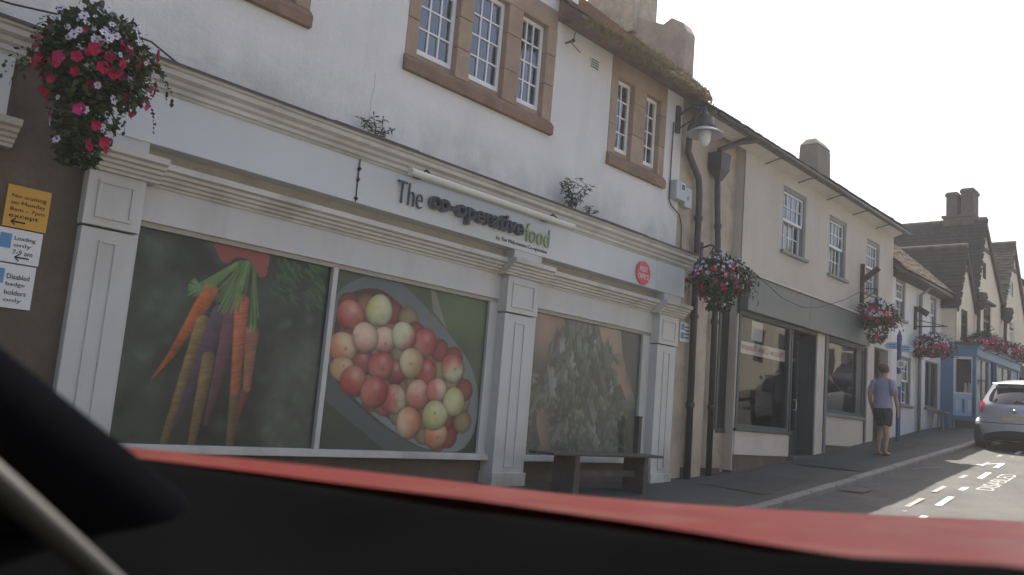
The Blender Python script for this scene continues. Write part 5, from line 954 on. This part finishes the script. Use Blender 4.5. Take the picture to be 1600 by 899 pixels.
# ------------------------------------------------------------------ the red car the picture is taken from
rc = thing('red_car', (EYE.x, EYE.y - .07, gk(0) - .1), 'dusty red car bonnet with dark dashboard and windscreen pillar', 'car')
ex, ey, ez = EYE
CP_ = [(.36, .78, -.054), (.57, .78, -.077), (.89, .78, -.107), (1.36, .64, -.126), (1.57, .32, -.099), (.55, .55, -.088), (.55, .26, -.078), (.55, .11, -.066), (1.6, 0, -.094), (1.0, .3, -.075), (1.0, .55, -.09)]
A_ = np.array([[1, x, x * x, y * y, x * y * y, y ** 4] for x, y, z in CP_]); cf = np.linalg.lstsq(A_, np.array([c[2] for c in CP_]), rcond=None)[0]
def bz(x, y): return float(np.dot([1, x, x * x, y * y, x * y * y, y ** 4], cf))
def rim(a):            # plan outline of the bonnet, angle from straight ahead
    n = 3.2; c, s = abs(math.cos(a)), abs(math.sin(a)); return (((c / 1.64) ** n + (s / .80) ** n)) ** (-1 / n)
SC = [(-75, .60, -.13), (-45, .66, -.105), (-11, .565, -.059), (11.6, .565, -.059), (25.2, .61, -.076), (45.4, .76, -.085), (57.6, .80, -.073), (66, .80, -.062), (85, .8, -.08)]
b = MB(); NA, NR = 60, 14; vs = []
for i in range(NA + 1):
    a = R(-78) + R(156) * i / NA; rr = rim(a); r0 = min(np.interp(math.degrees(a), [q[0] for q in SC], [q[1] for q in SC]) + .012, rr * .97)
    for j in range(NR + 1):
        r = r0 + (rr - r0) * j / NR; x, y = r * math.cos(a), r * math.sin(a); vs.append((ex + x, ey + y, ez + bz(x, y)))
    x, y = rr * math.cos(a), rr * math.sin(a); n = Vector((math.cos(a), math.sin(a), 0)); z = bz(x, y)
    for d, h in ((.012, -.006), (.022, -.02), (.028, -.05), (.06, -.20), (.075, -.50), (.04, -.80)): vs.append((ex + x + n.x * d, ey + y + n.y * d, ez + z + h))
K = NR + 7
b.add(vs, [(i * K + j, (i + 1) * K + j, (i + 1) * K + j + 1, i * K + j + 1) for i in range(NA) for j in range(K - 1)]).build('bonnet', M_REDCAR, rc, smooth=True)
sc = MB(); vs = []
az = [s[0] for s in SC]
for i in range(41):
    a = -75 + 160 * i / 40; d = np.interp(a, az, [s[1] for s in SC]); z = np.interp(a, az, [s[2] for s in SC]); ca, sa = math.cos(R(a)), math.sin(R(a))
    for k, (f, h) in enumerate(((1.02, -.05), (1.0, -.004), (.985, 0), (.95, -.004), (.82, -.035), (.6, -.07), (.35, -.115), (.12, -.16), (-.3, -.2))): vs.append((ex + d * f * ca, ey + d * f * sa, ez + z * (1 if k < 4 else 1) + h))
sc.add(vs, [(i * 9 + j, (i + 1) * 9 + j, (i + 1) * 9 + j + 1, i * 9 + j + 1) for i in range(40) for j in range(8)]).build('dashboard', M_DASH, rc, smooth=True)
for s in (1, -1):
    yb = .66 if s > 0 else -.80
    pp = MB(); pp.tube([(ex + .50, ey + yb, ez - .25), (ex + .335, ey + yb - s * .01, ez - .138), (ex + .16, ey + yb - s * .02, ez - .018), (ex - .05, ey + yb - s * .04, ez + .127), (ex - .5, ey + yb - s * .10, ez + .42)], [.064, .058, .055, .052, .05], 14, flat=.9); po_ = pp.build('windscreen_pillar', M_TRIM, rc, smooth=True)
    if s > 0: MB().tube([(ex + .36, ey + .475, ez - .225), (ex + .228, ey + .50, ez - .109), (ex + .175, ey + .515, ez - .062), (ex + .05, ey + .53, ez + .045)], [.004, .007, .008, .007], 8).build('door_seal', M_SEAL, po_, smooth=True)
MB().px([(ey - .75, ez + .40), (ey - .5, ez + .46), (ey, ez + .49), (ey + .5, ez + .45), (ey + .62, ez + .39), (ey + .62, ez + .37), (ey - .75, ez + .37)], ex - 1.9, ex - .48).build('roof', M_REDCAR, rc)
for s, yy in ((1, ey + .72), (-1, ey - .86)): MB().box(ex - 1.9, ex + .40, yy - .05, yy + .05, ez - .98, ez - .36).build('door', M_REDCAR, rc, bevel=.02)
MB().box(ex - 1.9, ex + .45, ey - .8, ey + .66, ez - 1.0, ez - .92).build('floor_pan', M_BLACK, rc)
for xx in (.95, -1.5):
    for yy in (.66, -.80):
        MB().lathe([(.19, -.1), (.28, -.1), (.3, 0), (.28, .1), (.19, .1)], (ex + xx, ey + yy, gk(0) - .1 + .30), 24, 'y').build('wheel', M_TYRE, rc, smooth=True)

# ------------------------------------------------------------------ thin air volume added in place of windscreen glare
hz = MB().box(-170, 170, -170, 170, -2.5, 12.5).build('glare_haze', None); hz['kind'] = 'stuff'
hm = bpy.data.materials.new('glare_haze'); hm.use_nodes = True; hn = hm.node_tree.nodes; hn.clear(); ho_ = hn.new('ShaderNodeOutputMaterial'); pv = hn.new('ShaderNodeVolumePrincipled')
pv.inputs['Color'].default_value = (.96, .97, 1, 1); pv.inputs['Density'].default_value = 0.0014; pv.inputs['Anisotropy'].default_value = 0.45
hm.node_tree.links.new(pv.outputs[0], ho_.inputs['Volume']); hz.data.materials.append(hm)
